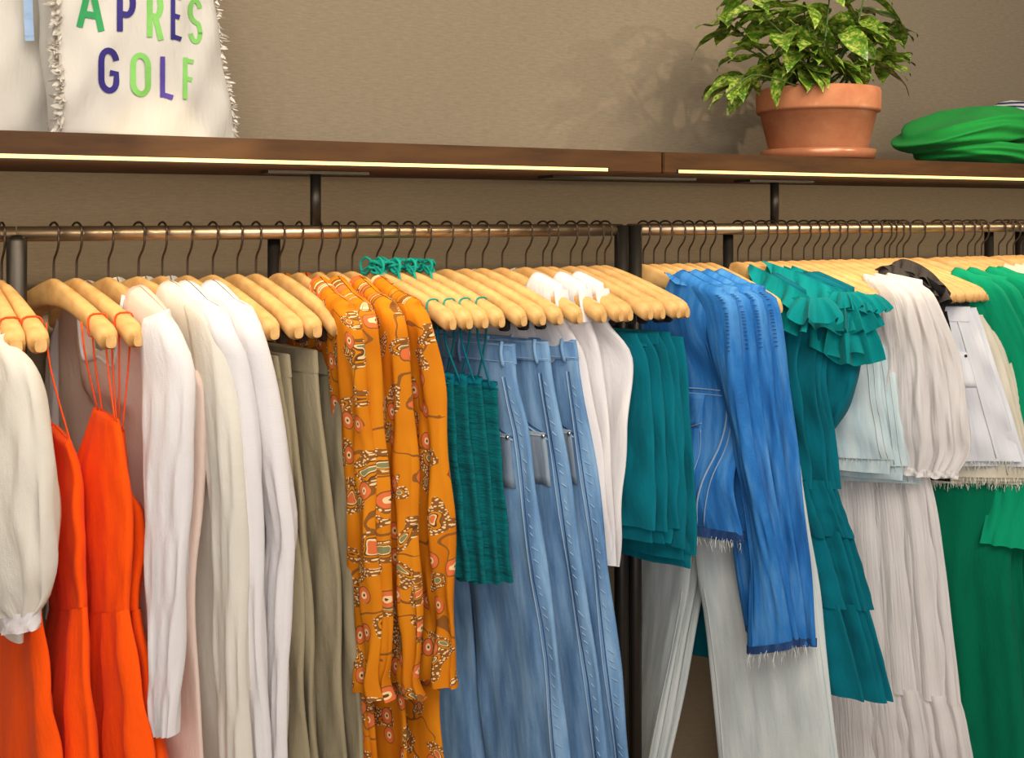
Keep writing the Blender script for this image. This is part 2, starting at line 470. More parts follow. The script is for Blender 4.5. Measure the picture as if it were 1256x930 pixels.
r2 = empty('garment_rack', (XC_+.9, YR, 0))
tube('rail', r2, M['rail'], [(XC_-.004, YR, ZC+ZR), (3.5, YR, ZC+ZR)], RR, 20, 2)
tube('upright', r2, M['post'], [(XC_+.009, YR-.006, 0), (XC_+.009, YR-.006, ZC+ZR+.010)], .0155, 20, 2)
for px in (893, 1213):
    tube('middle_post', r2, M['post'], [(PX(px, YR+.03), YR+.03, 0), (PX(px, YR+.03), YR+.03, ZC+ZR-.002)], .0125, 16, 2)
tube('upright', r2, M['post'], [(PX(1262, YR), YR+.03, 0), (PX(1262, YR), YR+.03, ZC+ZR-.002)], .0125, 16, 2)
tag(r2, 'bronze steel rack rail carrying denim jackets, teal ruffle dresses and green dresses', 'clothes rack')
r3 = empty('garment_rack', (-.4, YR, 0))
tube('rail', r3, M['rail'], [(-.75, YR, ZC+ZR), (XA-.001, YR, ZC+ZR)], RR, 20, 2)
tube('upright', r3, M['post'], [(-.74, YR, 0), (-.74, YR, ZC+ZR)], .0155, 20, 2)
tag(r3, 'bronze steel rack rail end holding the white balloon-sleeved blouse', 'clothes rack')

# ================================================================== hangers
HL = .215
SHIFT = [(-60, 20), (-12, 34), (2, 52), (66, 72), (94, 78), (133, 80), (343, 76), (432, 88), (462, 96), (521, 97), (571, 97), (677, 98),
         (742, 104), (871, 98), (986, 114), (1091, 130), (1260, 150)]
class Hng: pass
def hanger_mesh():
    """contoured wooden arm, local: x = along the arm, y = across, z up (0 = rail centre)"""
    n = 49; m = 14; V = []
    for i in range(n):
        s = -1+2*i/(n-1); e = abs(s)
        zt = -.078-.074*e**1.25+.012*math.exp(-(e/.10)**2)*0
        hgt = .040-.012*math.sin(PI*min(1, e*1.25))+.004*e
        hgt = .050*(1-e)+.040*e-.010*math.sin(PI*e)
        thk = .0085+.0095*e**1.3
        rnd = 1.0
        if e > .90: rnd = math.sqrt(max(0.0, 1-((e-.90)/.102)**2))*.60+.40
        bow = .004*e**2
        zc = zt-hgt/2
        for j in range(m):
            g = 2*PI*j/m; c = math.cos(g); q = math.sin(g)
            c = math.copysign(abs(c)**.7, c); q = math.copysign(abs(q)**.7, q)
            V.append((s*HL, -bow+c*thk*rnd, zc+q*hgt/2*rnd))
    f = grid_faces(n, m, True)+[tuple(range(m)), tuple((n-1)*m+j for j in range(m))[::-1]]
    me = bpy.data.meshes.new('hanger_arm'); me.from_pydata(V, [], f); me.materials.append(M['hanger'])
    me.polygons.foreach_set('use_smooth', [True]*(len(f)-2)+[False]*2); me.update(); return me
def hook_mesh():
    pts = [(0, 0, -.085), (0, 0, -.06), (.002, 0, -.045), (.013, 0, -.030), (.0185, 0, -.016)]
    for d in range(-20, 200, 18):
        g = math.radians(d); pts.append((.0190*math.cos(g), 0, .0022+.0165*math.sin(g)*1.0+.001))
    pts.append((-.0195, 0, -.008))
    o = tube('hook_proto', None, M['hook'], pts, .0021, 8, 40, origin=Vector((0, 0, 0)))
    me = o.data; bpy.data.objects.remove(o); return me
HM, HK = hanger_mesh(), hook_mesh()
def unit_box(name, sx, sy, sz, mat, bev=.001):
    o = box(name, None, mat, -sx/2, sx/2, -sy/2, sy/2, -sz/2, sz/2, bev, origin=Vector((0, 0, 0)))
    me = o.data; bpy.data.objects.remove(o); return me
CLIPM = {'black': unit_box('clip', .022, .017, .046, M['black'], .003), 'brown': unit_box('clip', .022, .017, .046, M['clipbrown'], .003)}
BARM = unit_box('clip_bar', .37, .004, .004, M['chrome'], .001)
LUGM = unit_box('clip_spring', .006, .004, .034, M['chrome'], .001)
def hanger(px, label, group, clips=None, tip=None, tipl=HL*.97):
    h = Hng(); h.px = px
    sh = (tip-px) if tip is not None else np.interp(px, [a for a, b in SHIFT], [b for a, b in SHIFT])
    X = PX(px, YR); Xt = PX(px+sh, YR-tipl*.985)
    phi = math.asin(max(-.55, min(.55, (Xt-X)/tipl)))
    h.X = X; h.phi = phi; h.d = Vector((math.sin(phi), -math.cos(phi), 0)); h.n = Vector((-math.cos(phi), -math.sin(phi), 0))
    root = empty('wooden_hanger', (X, YR, ZC+ZR)); root.rotation_euler.z = phi-PI/2
    def add(name, me, loc=(0, 0, 0)):
        o = bpy.data.objects.new(name, me); COL.objects.link(o); o.parent = root; o.location = loc; return o
    add('arm', HM); add('hook', HK)
    if clips:
        add('clip_bar', BARM, (0, -.006, -.150))
        for s in (-1, 1):
            c = add('clip', CLIPM[clips], (s*.165, -.006, -.172))
            l = bpy.data.objects.new('clip_spring', LUGM); COL.objects.link(l); l.parent = c; l.location = (-s*.02, 0, .016)
    tag(root, label, 'hanger', group)
    h.root = root
    def pt(l, z, dn=0.0): return Vector((X, YR, ZC+z))+h.d*l+h.n*dn
    h.pt = pt
    return h
def fpx(pts):
    pts = list(pts)
    if pts[-1][1] in (945, 960) and len(pts) > 1:          # long garments go on below the frame
        (x0, y0, l0), (x1, y1, l1) = pts[-2:]; k = min(1.2, 130/(y1-y0))
        pts[-1] = (x1+(x1-x0)*k, y1+(y1-y0)*k, l1+(l1-l0)*k*.5)
    return [P(x, y, YR-l) for x, y, l in pts]
def rear(h, F, w, sx=1.0):
    ws = w if hasattr(w, '__len__') else [w]*len(F)
    out = []
    for f, ww in zip(F, ws):
        p = h.pt(-ww, 0); out.append(Vector((h.X+(p.x-h.X)*sx, p.y, f.z)))
    return out
def back(h, F, w):
    ws = w if hasattr(w, '__len__') else list(np.interp(np.linspace(0, 1, len(F)), np.linspace(0, 1, len(w) if hasattr(w, '__len__') else 1), w if hasattr(w, '__len__') else [w]))
    return [f-h.d*a for f, a in zip(F, ws)]
def garment(name, h, label, cat, group=None):
    o = empty(name, (h.X, YR, ZC+ZR-.12)); return tag(o, label, cat, group)
def fringe(name, parent, mat, pts, ln, n, rad=.0007, jit=.5, side=(0, 0, 0)):
    V = []; Fc = []
    C = cr(pts, n)
    for c in C:
        c = Vector(c)+Vector((random.uniform(-1, 1)*.004, random.uniform(-1, 1)*.004, random.uniform(-.002, .004)))
        L = ln*random.uniform(1-jit, 1+jit)
        dx = Vector((random.uniform(-.25, .25), random.uniform(-.25, .25), -1))*L+Vector(side)*L
        w = Vector((random.uniform(-1, 1), random.uniform(-1, 1), 0)).normalized()*rad
        b = len(V); mid = c+dx*.5+Vector((random.uniform(-1, 1), random.uniform(-1, 1), 0))*L*.15
        V += [c-w, c+w, mid-w, mid+w, c+dx-w*.4, c+dx+w*.4]
        Fc += [(b, b+1, b+3, b+2), (b+2, b+3, b+5, b+4)]
    o = mesh(name, V, Fc, mat, parent, False); o['kind'] = 'stuff'; return o
def ruffle(name, parent, mat, base, fall, width, waves, amp, nr=9, nc=90, ph=0.0, curl=.3):
    """gathered strip: base curve, fall direction per point, flutes growing towards the free edge"""
    B = cr(base, nc); W_ = prof(width, np.linspace(0, 1, nc)); V = []; UV = []
    Fd = cr(fall, nc)
    for i in range(nr):
        t = i/(nr-1)
        for j in range(nc):
            s = j/(nc-1)
            tg = Vector(B[min(j+1, nc-1)]-B[max(j-1, 0)]).normalized()
            fd = Vector(Fd[j]).normalized(); N = tg.cross(fd).normalized()
            w = math.sin(2*PI*waves*s+ph)+.45*math.sin(2*PI*waves*1.7*s+ph*2+1.3)
            p = Vector(B[j])+fd*W_[j]*t+N*amp*w*t**.8*(1-.15*t)+tg*amp*.5*math.cos(2*PI*waves*s+ph)*t+N*curl*W_[j]*(t-t*t)
            V.append(p); UV.append((s*.6, t*W_[j]))
    f = grid_faces(nr, nc, False)
    o = mesh(name, V, f, mat, parent)
    ul = o.data.uv_layers.new(name='UVMap')
    for lp in o.data.loops: ul.data[lp.index].uv = UV[lp.vertex_index]
    return o
def sleeve_rear(h, g, mat, top, bot, th, w=.10, name='sleeve'):
    F = [h.pt(-.165, top), h.pt(-.185, top-.06), h.pt(-.19, (top+bot)/2), h.pt(-.185, bot)]
    R = [h.pt(-.19, top-.012), h.pt(-.235, top-.09), h.pt(-.25, (top+bot)/2), h.pt(-.235, bot)]
    return loft(name, g, mat, F, R, th, amp=.003, nr=14, na=16)

# ================================================================== garments
def shift(F, dx, dl): return [(x+dx, y, l+dl) for x, y, l in F]
def seam(name, S, parent, mat, qts, rad=.0011, side=1, off=.0015, n=None):
    """stitched line on the left face of a cloth: list of (q, t)"""
    n = n or max(8, len(qts)*6)
    c = cr([(q, t, 0) for q, t in qts], n)
    return tube(name, parent, mat, [S.at(min(.995, max(.005, a)), min(1, max(0, b)), off, side) for a, b, _ in c], rad, 5)
def patch(name, S, parent, mat, q0, q1, t0, t1, off=.003, n=7, taper=0.0, thick=.0015):
    V = []
    for lay in (0, 1):
        for i in range(n):
            for j in range(n):
                a = j/(n-1); b = i/(n-1)
                q = q0+(q1-q0)*a; qm = (q0+q1)/2
                q = qm+(q-qm)*(1-taper*b)
                V.append(S.at(q, t0+(t1-t0)*b+taper*.02*(1-abs(2*a-1))*(b > .9), off-lay*thick))
    f = grid_faces(n, n, False); m = n*n
    f2 = [tuple(x+m for x in q[::-1]) for q in f]
    edge = [i for i in range(n)]+[(i+1)*n-1 for i in range(1, n)]+[n*n-1-i for i in range(1, n)]+[n*(n-1-i) for i in range(1, n-1)]
    f3 = [(edge[i], edge[i]+m, edge[(i+1) % len(edge)]+m, edge[(i+1) % len(edge)]) for i in range(len(edge))]
    o = mesh(name, V, f+f2+f3, mat, parent)
    ul = o.data.uv_layers.new(name='UVMap')
    for lp in o.data.loops:
        k = lp.vertex_index % m; ul.data[lp.index].uv = ((k % n)/n*.1, (k//n)/n*.1)
    return o

# ---- far-left white blouse with balloon sleeve
G_H = 'hangers on the rails'
h = hanger(-38, 'pale wooden hanger holding the white balloon-sleeved blouse', None, tip=-14)
g = garment('blouse', h, 'white linen blouse with a balloon sleeve and buttoned cuff, beside the orange dresses', 'blouse')
Fb = fpx([(4, 420, .19), (20, 480, .19), (30, 600, .2), (26, 720, .2), (24, 790, .2)])
loft('body', g, M['ivory'], Fb, rear(h, Fb, .19), .014, .006, 3, crown=.075, neck=(.06, .16, .01))
Fs = fpx([(6, 416, .2), (38, 450, .24), (56, 520, .255), (64, 610, .26), (67, 685, .26), (61, 730, .25), (47, 752, .245)])
Rs = fpx([(-38, 430, .15), (-44, 520, .14), (-44, 600, .14), (-40, 690, .15), (-22, 740, .18), (2, 755, .2)])
loft('sleeve', g, M['ivory'], Fs, Rs, [.016, .026, .03, .034, .034, .03, .012], [0, .003, .004, .006, .008, .008, .003], 5, drift=2)
Fc = fpx([(48, 748, .245), (46, 772, .245)]); Rc = fpx([(4, 752, .2), (6, 776, .2)])
loft('cuff', g, M['white'], Fc, Rc, .014, 0, nr=5, na=24, top=False)
sleeve_rear(h, g, M['ivory'], -.19, -.60, .02)

# ---- orange strappy dresses
def cord_loop(h, g, l, mat, r=.0015, name='strap_loop'):
    e = l/HL; zt = ZR-.078-.074*e**1.25; hg = .050*(1-e)+.040*e-.010*math.sin(PI*e); tk = .0085+.0095*e**1.3
    pts = []
    for j in range(14):
        a = 2*PI*j/14; c = math.copysign(abs(math.cos(a))**.6, math.cos(a)); q = math.copysign(abs(math.sin(a))**.6, math.sin(a))
        p = h.pt(l, zt-hg/2+q*(hg/2+.0018)); p = p+h.n*(.0*e)+Vector((0, 0, 0))
        p = p+h.n*(c*(tk+.0018))-h.n*(-.004*e**2)*BOWSIGN
        pts.append(p)
    return tube(name, g, mat, pts, r, 6, closed=True)
# arm bows along local -y; the root is turned by phi-90deg, so local -y points to:
_a = math.radians(0)
BOWSIGN = 1.0
def local_neg_y(h):
    r = h.phi-PI/2; return Vector((math.sin(r), -math.cos(r), 0))
BOWSIGN = 1.0 if local_neg_y(h).dot(h.n) > 0 else -1.0
def orange_dress(px, label, F, R, cups, group=None, tip=None, fold=0.0, waist=.42):
    h = hanger(px, 'pale wooden hanger looped with the thin orange straps of a dress', 'hangers of the orange dresses', tip=tip)
    g = garment('strappy_dress', h, label, 'dress', group)
    Fw, Rw = fpx(F[:4]), fpx(R[:4])
    loft('bodice', g, M['orange'], Fw, Rw, [.010, .016, .016, .013], [.001, .003, .003, .003], 3, ph=fold, nr=26, wr=.001)
    Fk, Rk = fpx(F[3:]), fpx(R[3:])
    loft('skirt', g, M['orange'], Fk, Rk, [.013, .018, .022], [.003, .010, .016], 3.5, ph=fold, nr=30, top=False, wr=.002)
    cord_loop(h, g, .165, M['cordo'])
    zt = ZR-.078-.074*(.165/HL)**1.25
    for (cx, cy, cl), dn in cups:
        c = P(cx, cy, YR-cl)
        tube('strap', g, M['cordo'], [h.pt(.165, zt-.01, dn), h.pt(.165, zt-.05, dn*.9)*.8+c*.2, c], .0015, 6, 12)
    return h, g
orange_dress(-12, 'orange strappy dress hung closest to the white balloon-sleeved blouse',
    [(30, 500, .19), (44, 560, .19), (50, 650, .19), (48, 740, .18), (60, 840, .2), (74, 945, .22)],
    [(2, 500, -.02), (-10, 560, -.05), (-8, 650, -.06), (-4, 740, -.08), (-20, 840, -.12), (-30, 945, -.14)],
    [((20, 500, .12), .02), ((28, 502, .18), -.02)], tip=22)
orange_dress(2, 'orange strappy dress with its straps crossing, half behind the white balloon sleeve',
    [(84, 545, .19), (95, 580, .19), (98, 650, .19), (102, 745, .18), (104, 840, .2), (112, 945, .22)],
    [(63, 522, .06), (58, 580, .0), (60, 650, -.02), (64, 748, -.04), (46, 840, -.08), (34, 945, -.1)],
    [((48, 482, .17), .025), ((66, 526, .08), .02), ((90, 556, .18), -.02)], fold=1.5, tip=52)
orange_dress(66, 'bright orange strappy dress with pointed bodice and gathered skirt, beside the round-necked white shirt',
    [(144, 518, .19), (151, 560, .2), (160, 640, .2), (155, 748, .19), (168, 840, .22), (184, 945, .24)],
    [(116, 503, .10), (95, 575, .07), (97, 640, .06), (108, 750, .06), (104, 840, .02), (100, 945, 0)],
    [((120, 504, .12), .03), ((126, 508, .13), .012), ((141, 516, .19), -.012), ((143, 518, .19), -.024)], fold=.6)
orange_dress(94, 'deep orange strappy dress tucked behind the bright pointed one, against the white shirt',
    [(150, 530, .16), (156, 600, .17), (176, 640, .17), (168, 748, .17), (182, 840, .2), (198, 945, .22)],
    [(128, 520, .02), (120, 600, -.02), (122, 650, -.04), (130, 750, -.05), (126, 840, -.1), (118, 945, -.12)],
    [((150, 530, .16), -.01), ((146, 525, .14), .012)], fold=2.6)

# ---- white long-sleeved shirts
def shirt(px, mat, F, label, group, hlab, hgroup=None, bw=.085, th=.017, neck=None, bodydx=-10, Rsl=None, end=True, bmat=None):
    h = hanger(px, hlab, hgroup, tip=F[1][0]-2, tipl=.243); g = garment('shirt', h, label, 'shirt', group)
    Fs = [h.pt(.215, -.166), h.pt(.247, -.200)]+fpx(F[2:])
    FB = [h.pt(.213, -.176), h.pt(.206, -.245)]+fpx(shift(F, bodydx, -.045)[2:5]+[(252, 960, .2)] if bmat else shift(F, bodydx, -.045)[2:])
    bd = loft('body', g, bmat or mat, FB, rear(h, FB, .19), [.024, .022, .014, .014], [0, .002, .004, .006], 2.5, ph=px*.1, crown=.078, neck=neck or (.07, .17, .06), na=64)
    if bmat: tube('neck_binding', g, M['white'], [bd.at(q, 0, .001) for q in np.linspace(.27, .73, 30)], .0035, 8)
    R = fpx(Rsl) if Rsl else back(h, Fs, list(np.interp(np.linspace(0, 1, len(Fs)), [0, .2, 1], [.045, bw, bw*.75])))
    if not Rsl: R[0] = h.pt(.15, -.152)
    s = loft('sleeve', g, mat, Fs, R, [.0235, max(.024, th*1.15), th, th*.9, th*.75], [0, .002, .003, .003], 1.5, ph=px*.07, drift=3, wr=.0025)
    sleeve_rear(h, g, mat, -.19, -.78, .015)
    return h, g, s
shirt(133, M['white'], [(196, 384, .2), (222, 402, .235), (236, 470, .25), (232, 620, .255), (225, 780, .25), (215, 902, .25)],
      'white round-necked shirt with a long sleeve, next to the orange dresses', None,
      'pale wooden hanger inside the round-necked white shirt', neck=(.15, .2, .03), bodydx=14, bmat=M['bouncewhite'],
      Rsl=[(176, 400, .18), (178, 440, .17), (179, 520, .18), (181, 700, .19), (188, 860, .2), (196, 900, .21)], th=.02)
shirt(170, M['ivory'], [(248, 404, .2), (280, 450, .24), (292, 520, .25), (299, 640, .255), (300, 790, .25), (305, 960, .25)],
      'ivory semi-sheer shirt with a yoke seam, lower on its hanger than its white neighbours', None,
      'pale wooden hanger emerging from the ivory semi-sheer shirt', th=.018)
shirt(199, M['white'], [(252, 366, .17), (284, 396, .21), (298, 450, .24), (312, 570, .25), (320, 780, .25), (329, 960, .25)],
      'plain white long-sleeved shirt between the ivory shirt and the khaki trousers', 'plain white shirts',
      'pale wooden hanger inside a plain white long-sleeved shirt', 'hangers of the plain white shirts', th=.015)
shirt(230, M['white'], [(282, 364, .16), (318, 388, .21), (332, 470, .24), (352, 600, .25), (359, 662, .25), (353, 760, .25), (350, 960, .25)],
      'plain white long-sleeved shirt between the ivory shirt and the khaki trousers', 'plain white shirts',
      'pale wooden hanger inside a plain white long-sleeved shirt', 'hangers of the plain white shirts', th=.015)

# ---- trousers and jeans
def trousers(kind, px, mat, F, label, cat, group, hlab, hgroup, clips='black', th=.013, legw=(.17, .18, .19), open_top=False,
             bandmat=None, amp=.003, wtop=.165, rearw=(.165, .19, .2), inner=None, band=True, lm2=None):
    h = hanger(px, hlab, hgroup, clips=clips); g = garment(kind, h, label, cat, group)
    Fs = fpx(F); n = len(Fs)
    w = list(np.interp(np.linspace(0, 1, n), np.linspace(0, 1, len(legw)), legw))
    I = back(h, Fs, w)
    fl = loft('leg', g, mat, Fs, I, [th, th*1.3, th*1.2, th*1.1], [0, amp, amp*1.5], 1.2, ph=px*.13, na=36, top=not open_top)
    I2 = [p-h.d*.004 for p in I]
    Rr = rear(h, Fs, list(np.interp(np.linspace(0, 1, n), np.linspace(0, 1, len(rearw)), rearw)))
    loft('leg', g, lm2 or mat, I2, Rr, [th, th*1.2, th*1.1], [0, amp, amp*1.5], 1.2, ph=px*.2, na=28, top=not open_top)
    if band:
        top = Fs[0]; d3 = (Fs[1]-Fs[0]).normalized()
        f2 = [top+h.d*.002-d3*.004, top+d3*.036+h.d*.002]
        r2 = [Vector((Rr[0].x, Rr[0].y, p.z))-h.d*.002 for p in f2]
        b = loft('waistband', g, bandmat or mat, f2, r2, th+.003, 0, nr=6, na=40, top=False, wr=0)
        g['_b'] = 0; del g['_b']
        return h, g, fl, b
    return h, g, fl, None
kh = [
 [(340, 440, .17), (352, 520, .18), (360, 600, .19), (370, 780, .2), (376, 960, .2)],
 [(354, 438, .17), (365, 560, .18), (374, 620, .19), (384, 790, .2), (392, 960, .2)],
 [(388, 433, .17), (392, 510, .18), (408, 620, .19), (416, 790, .2), (422, 960, .2)],
 [(420, 437, .17), (425, 556, .18), (432, 610, .19), (436, 740, .2), (449, 960, .2)]]
for px, F in zip((261, 291, 314, 343), kh):
    trousers('trousers', px, M['khaki'], F, 'khaki trousers clipped by the waist between white shirts and mustard blouses', 'trousers', 'khaki trousers',
             'pale wooden hanger with dark clips gripping khaki trousers', 'hangers of the khaki trousers', clips='brown', th=.010, amp=.004)

# ---- mustard paisley blouses
mb = [(367, [(420, 392, .19), (440, 420, .22), (453, 520, .24), (461, 650, .25), (464, 780, .25), (461, 838, .245), (466, 860, .25)], -12),
      (391, [(440, 384, .18), (458, 408, .22), (466, 506, .24), (471, 640, .25), (474, 790, .25), (470, 838, .245), (476, 862, .25)], 0),
      (412, [(474, 384, .18), (494, 408, .22), (503, 506, .24), (508, 660, .25), (512, 790, .255), (510, 836, .25), (518, 860, .255)], 0),
      (432, [(508, 384, .18), (528, 406, .22), (541, 480, .24), (550, 630, .25), (555, 760, .26), (552, 822, .255), (556, 846, .26)], 0)]
for px, F, _ in mb:
    h = hanger(px, 'pale wooden hanger inside a mustard paisley blouse', 'hangers of the mustard blouses', tip=F[1][0]-2, tipl=.243)
    g = garment('blouse', h, 'mustard orange paisley-print blouse with a full gathered sleeve, beside the khaki trousers', 'blouse', 'mustard paisley blouses')
    Fs = [h.pt(.215, -.166), h.pt(.247, -.200)]+fpx(F[2:])
    FB = [h.pt(.213, -.176), h.pt(.206, -.245)]+fpx(shift(F[:5], -12, -.05)[2:]+[(F[4][0]-16, 870, .2), (F[4][0]-10, 960, .2)])
    loft('body', g, M['paisley'], FB, rear(h, FB, .19), [.020, .014, .014], [0, .004, .008], 3, ph=px*.2, crown=.078, neck=(.07, .15, .06), na=64)
    R = back(h, Fs, [.06, .12, .14, .15, .15, .11, .14]); R[0] = h.pt(.14, -.148)
    loft('sleeve', g, M['paisley'], Fs, R, [.022, .024, .021, .022, .022, .010, .017], [0, .003, .005, .006, .008, .006, .012], 3.2, ph=px*.31, drift=2.5, nr=48, na=60)
    sleeve_rear(h, g, M['paisley'], -.19, -.70, .016)

# ---- teal shirred camisoles tied to their hangers
cm = [(462, [(556, 468, .17), (560, 540, .18), (568, 620, .19), (578, 712, .2)]),
      (482, [(572, 470, .17), (577, 540, .18), (588, 630, .19), (597, 716, .2)]),
      (501, [(590, 472, .17), (597, 540, .18), (606, 640, .19), (613, 718, .2)]),
      (521, [(609, 478, .17), (613, 545, .18), (621, 640, .19), (627, 716, .2)])]
for n_, (px, F) in enumerate(cm):
    h = hanger(px, 'pale wooden hanger with teal cords tied around its neck', 'hangers of the teal camisoles')
    g = garment('camisole', h, 'teal shirred camisole hanging by thin straps in front of the blue jeans', 'camisole', 'teal camisoles')
    Fs = fpx(F); R = rear(h, Fs, [.13, .15, .16, .18])
    s = loft('body', g, M['ruched'], Fs, R, [.013, .012, .014, .016], [.002, .004, .008, .012], 6, ph=px*.3, nr=44, na=80, wr=.0015, top=False)
    ft = [Fs[0]+Vector((0, 0, .014)), Fs[0]-Vector((0, 0, .004))]; rt = [R[0]+Vector((0, 0, .014)), R[0]-Vector((0, 0, .004))]
    loft('top_frill', g, M['tealdark'], ft, rt, [.016, .012], [.005, .002], 9, nr=5, na=80, top=False)
    zt = ZR-.078-.074*(.16/HL)**1.25
    cord_loop(h, g, .16, M['cord'], .0016)
    for j, (l1, dn) in enumerate(((.165, .012), (.15, -.010))):
        q = (.97, .80)[j]
        tube('strap', g, M['tealdark'], [h.pt(.16, zt-.03, dn), h.pt(.16, zt-.08, dn), s.at(q, .0, .001, 1 if dn > 0 else -1)], .0022, 6, 10)
    for q in (.25, .3):
        tube('strap', g, M['tealdark'], [h.pt(-.12, ZR-.13, .01), s.at(q, 0, .001)], .0022, 6, 6)
    # cords wound and tied round the hook
    pts = []
    for j in range(30):
        a = j*.9; r_ = .012+.006*math.sin(j*1.7+n_)
        pts.append(h.pt(.004+r_*math.cos(a)*1.2, ZR-.070+.011*math.sin(j*.55+n_)+.003*math.sin(j*2.1), r_*math.sin(a)))
    tube('tied_cord', g, M['cord'], pts, .0030, 6, 90)
    for sgn in (-1, 1):
        lp = [h.pt(0, ZR-.062, .008), h.pt(.02*sgn, ZR-.052-.006*n_*.3, .012), h.pt(.034*sgn, ZR-.066, .013), h.pt(.024*sgn, ZR-.086, .012), h.pt(.004*sgn, ZR-.070, .010)]
        tube('bow_loop', g, M['cord'], lp, .0028, 6, 24)
        tl = [h.pt(0, ZR-.066, .009), h.pt(.028*sgn, ZR-.080, .013), h.pt(.036*sgn, ZR-.105-.008*n_*.4, .014)]
        tube('cord_end', g, M['cord'], tl, .0026, 6, 14)

# ---- blue jeans
jn = [(548, [(631, 424, .165), (634, 470, .175), (648, 528, .19), (657, 600, .205), (672, 705, .22), (687, 823, .235), (701, 960, .25)]),
      (571, [(672, 421, .165), (679, 470, .175), (695, 557, .195), (707, 646, .21), (725, 764, .23), (750, 960, .25)]),
      (592, [(706, 419, .165), (713, 470, .175), (728, 557, .195), (743, 664, .215), (758, 794, .235), (776, 960, .25)])]
for i, (px, F) in enumerate(jn):
    h, g, fl, b = trousers('jeans', px, M['jean'], F, 'light blue wide-leg jeans clipped at the waist, between teal camisoles and white tops', 'jeans', 'blue jeans',
        'pale wooden hanger with black clips gripping blue jeans', 'hangers of the blue jeans', th=.012, legw=(.165, .20, .215, .22, .23), open_top=True, bandmat=M['jean'],
        rearw=(.165, .21, .24))
    seam('side_seam', fl, g, M['threadblue'], [(.86, .06), (.86, .4), (.88, .99)], .0014)
    seam('side_seam', fl, g, M['hemdark'], [(.895, .06), (.895, .4), (.91, .99)], .0010)
    # puckered fades along the side seam
    pk = []
    for k in range(40):
        t = .08+k*.023+random.uniform(-.007, .007); q = .91+.02*t
        if t < .99: pk.append([fl.at(q, t, .0006), fl.at(q+random.uniform(.02, .05), t+.006, .0006)])
    tubes('seam_pucker', g, M['jeanlight'], pk, .0012)
    seam('pocket_edge', fl, g, M['threadblue'], [(.28, .062), (.40, .10), (.60, .158), (.84, .182)], .0016)
    seam('pocket_edge', fl, g, M['hemdark'], [(.30, .058), (.43, .10), (.62, .153), (.85, .176)], .0010)
    patch('coin_pocket', fl, g, M['jeanshade'], .45, .82, .170, .27, .0028)
    seam('pocket_stitch', fl, g, M['thread'], [(.45, .176), (.63, .176), (.82, .176)], .0009, off=.0045)
    rv = fl.at(.80, .176, .004)
    lathe('rivet', g, M['chrome'], [(.0001, .0048), (.0035, .0035), (.0045, 0), (.0035, -.0035), (.0001, -.0048)], rv, 12)
    for q in (.93, .62):
        p0, p1 = b.at(q, .02, .002), b.at(q, .98, .002)
        bl = [p0+Vector((0, 0, .004)), p0*.7+p1*.3+h.n*.004, p0*.3+p1*.7+h.n*.004, p1-Vector((0, 0, .006))]
        tube('belt_loop', g, M['jean'], bl, .004, 6, 8)
    for t in (.1, .9):
        seam('band_stitch', b, g, M['threadblue'], [(.55, t), (.8, t), (.99, t)], .0008)

# ---- white sleeveless tops
wt = [(616, [(694, 366, .14), (709, 396, .155), (719, 450, .17), (738, 560, .2), (751, 692, .2)]),
      (645, [(716, 366, .14), (731, 396, .155), (740, 450, .17), (750, 560, .2), (757, 694, .2)]),
      (666, [(748, 356, .14), (767, 392, .16), (774, 440, .18), (770, 530, .2), (763, 600, .2), (764, 655, .2), (758, 696, .19)])]
for px, F in wt:
    h = hanger(px, 'pale wooden hanger poking through a white sleeveless top', 'hangers of the white sleeveless tops')
    g = garment('sleeveless_top', h, 'white sleeveless top with open armhole, between blue jeans and teal shorts', 'top', 'white sleeveless tops')
    Fs = [h.pt(.165, -.150), h.pt(.176, -.215)]+fpx(F[2:])
    loft('body', g, M['white'], Fs, rear(h, Fs, .15), [.0215, .021, .013, .013, .010], [0, .003, .005, .005], 3, ph=px*.17, crown=.050, neck=(.07, .24, .06), na=64)
    seam_s = loft('armhole_binding', g, M['white'], [p+h.d*.002 for p in Fs[:2]], [p-h.d*.008 for p in Fs[:2]], .0220, nr=6, na=16, top=False, wr=0)

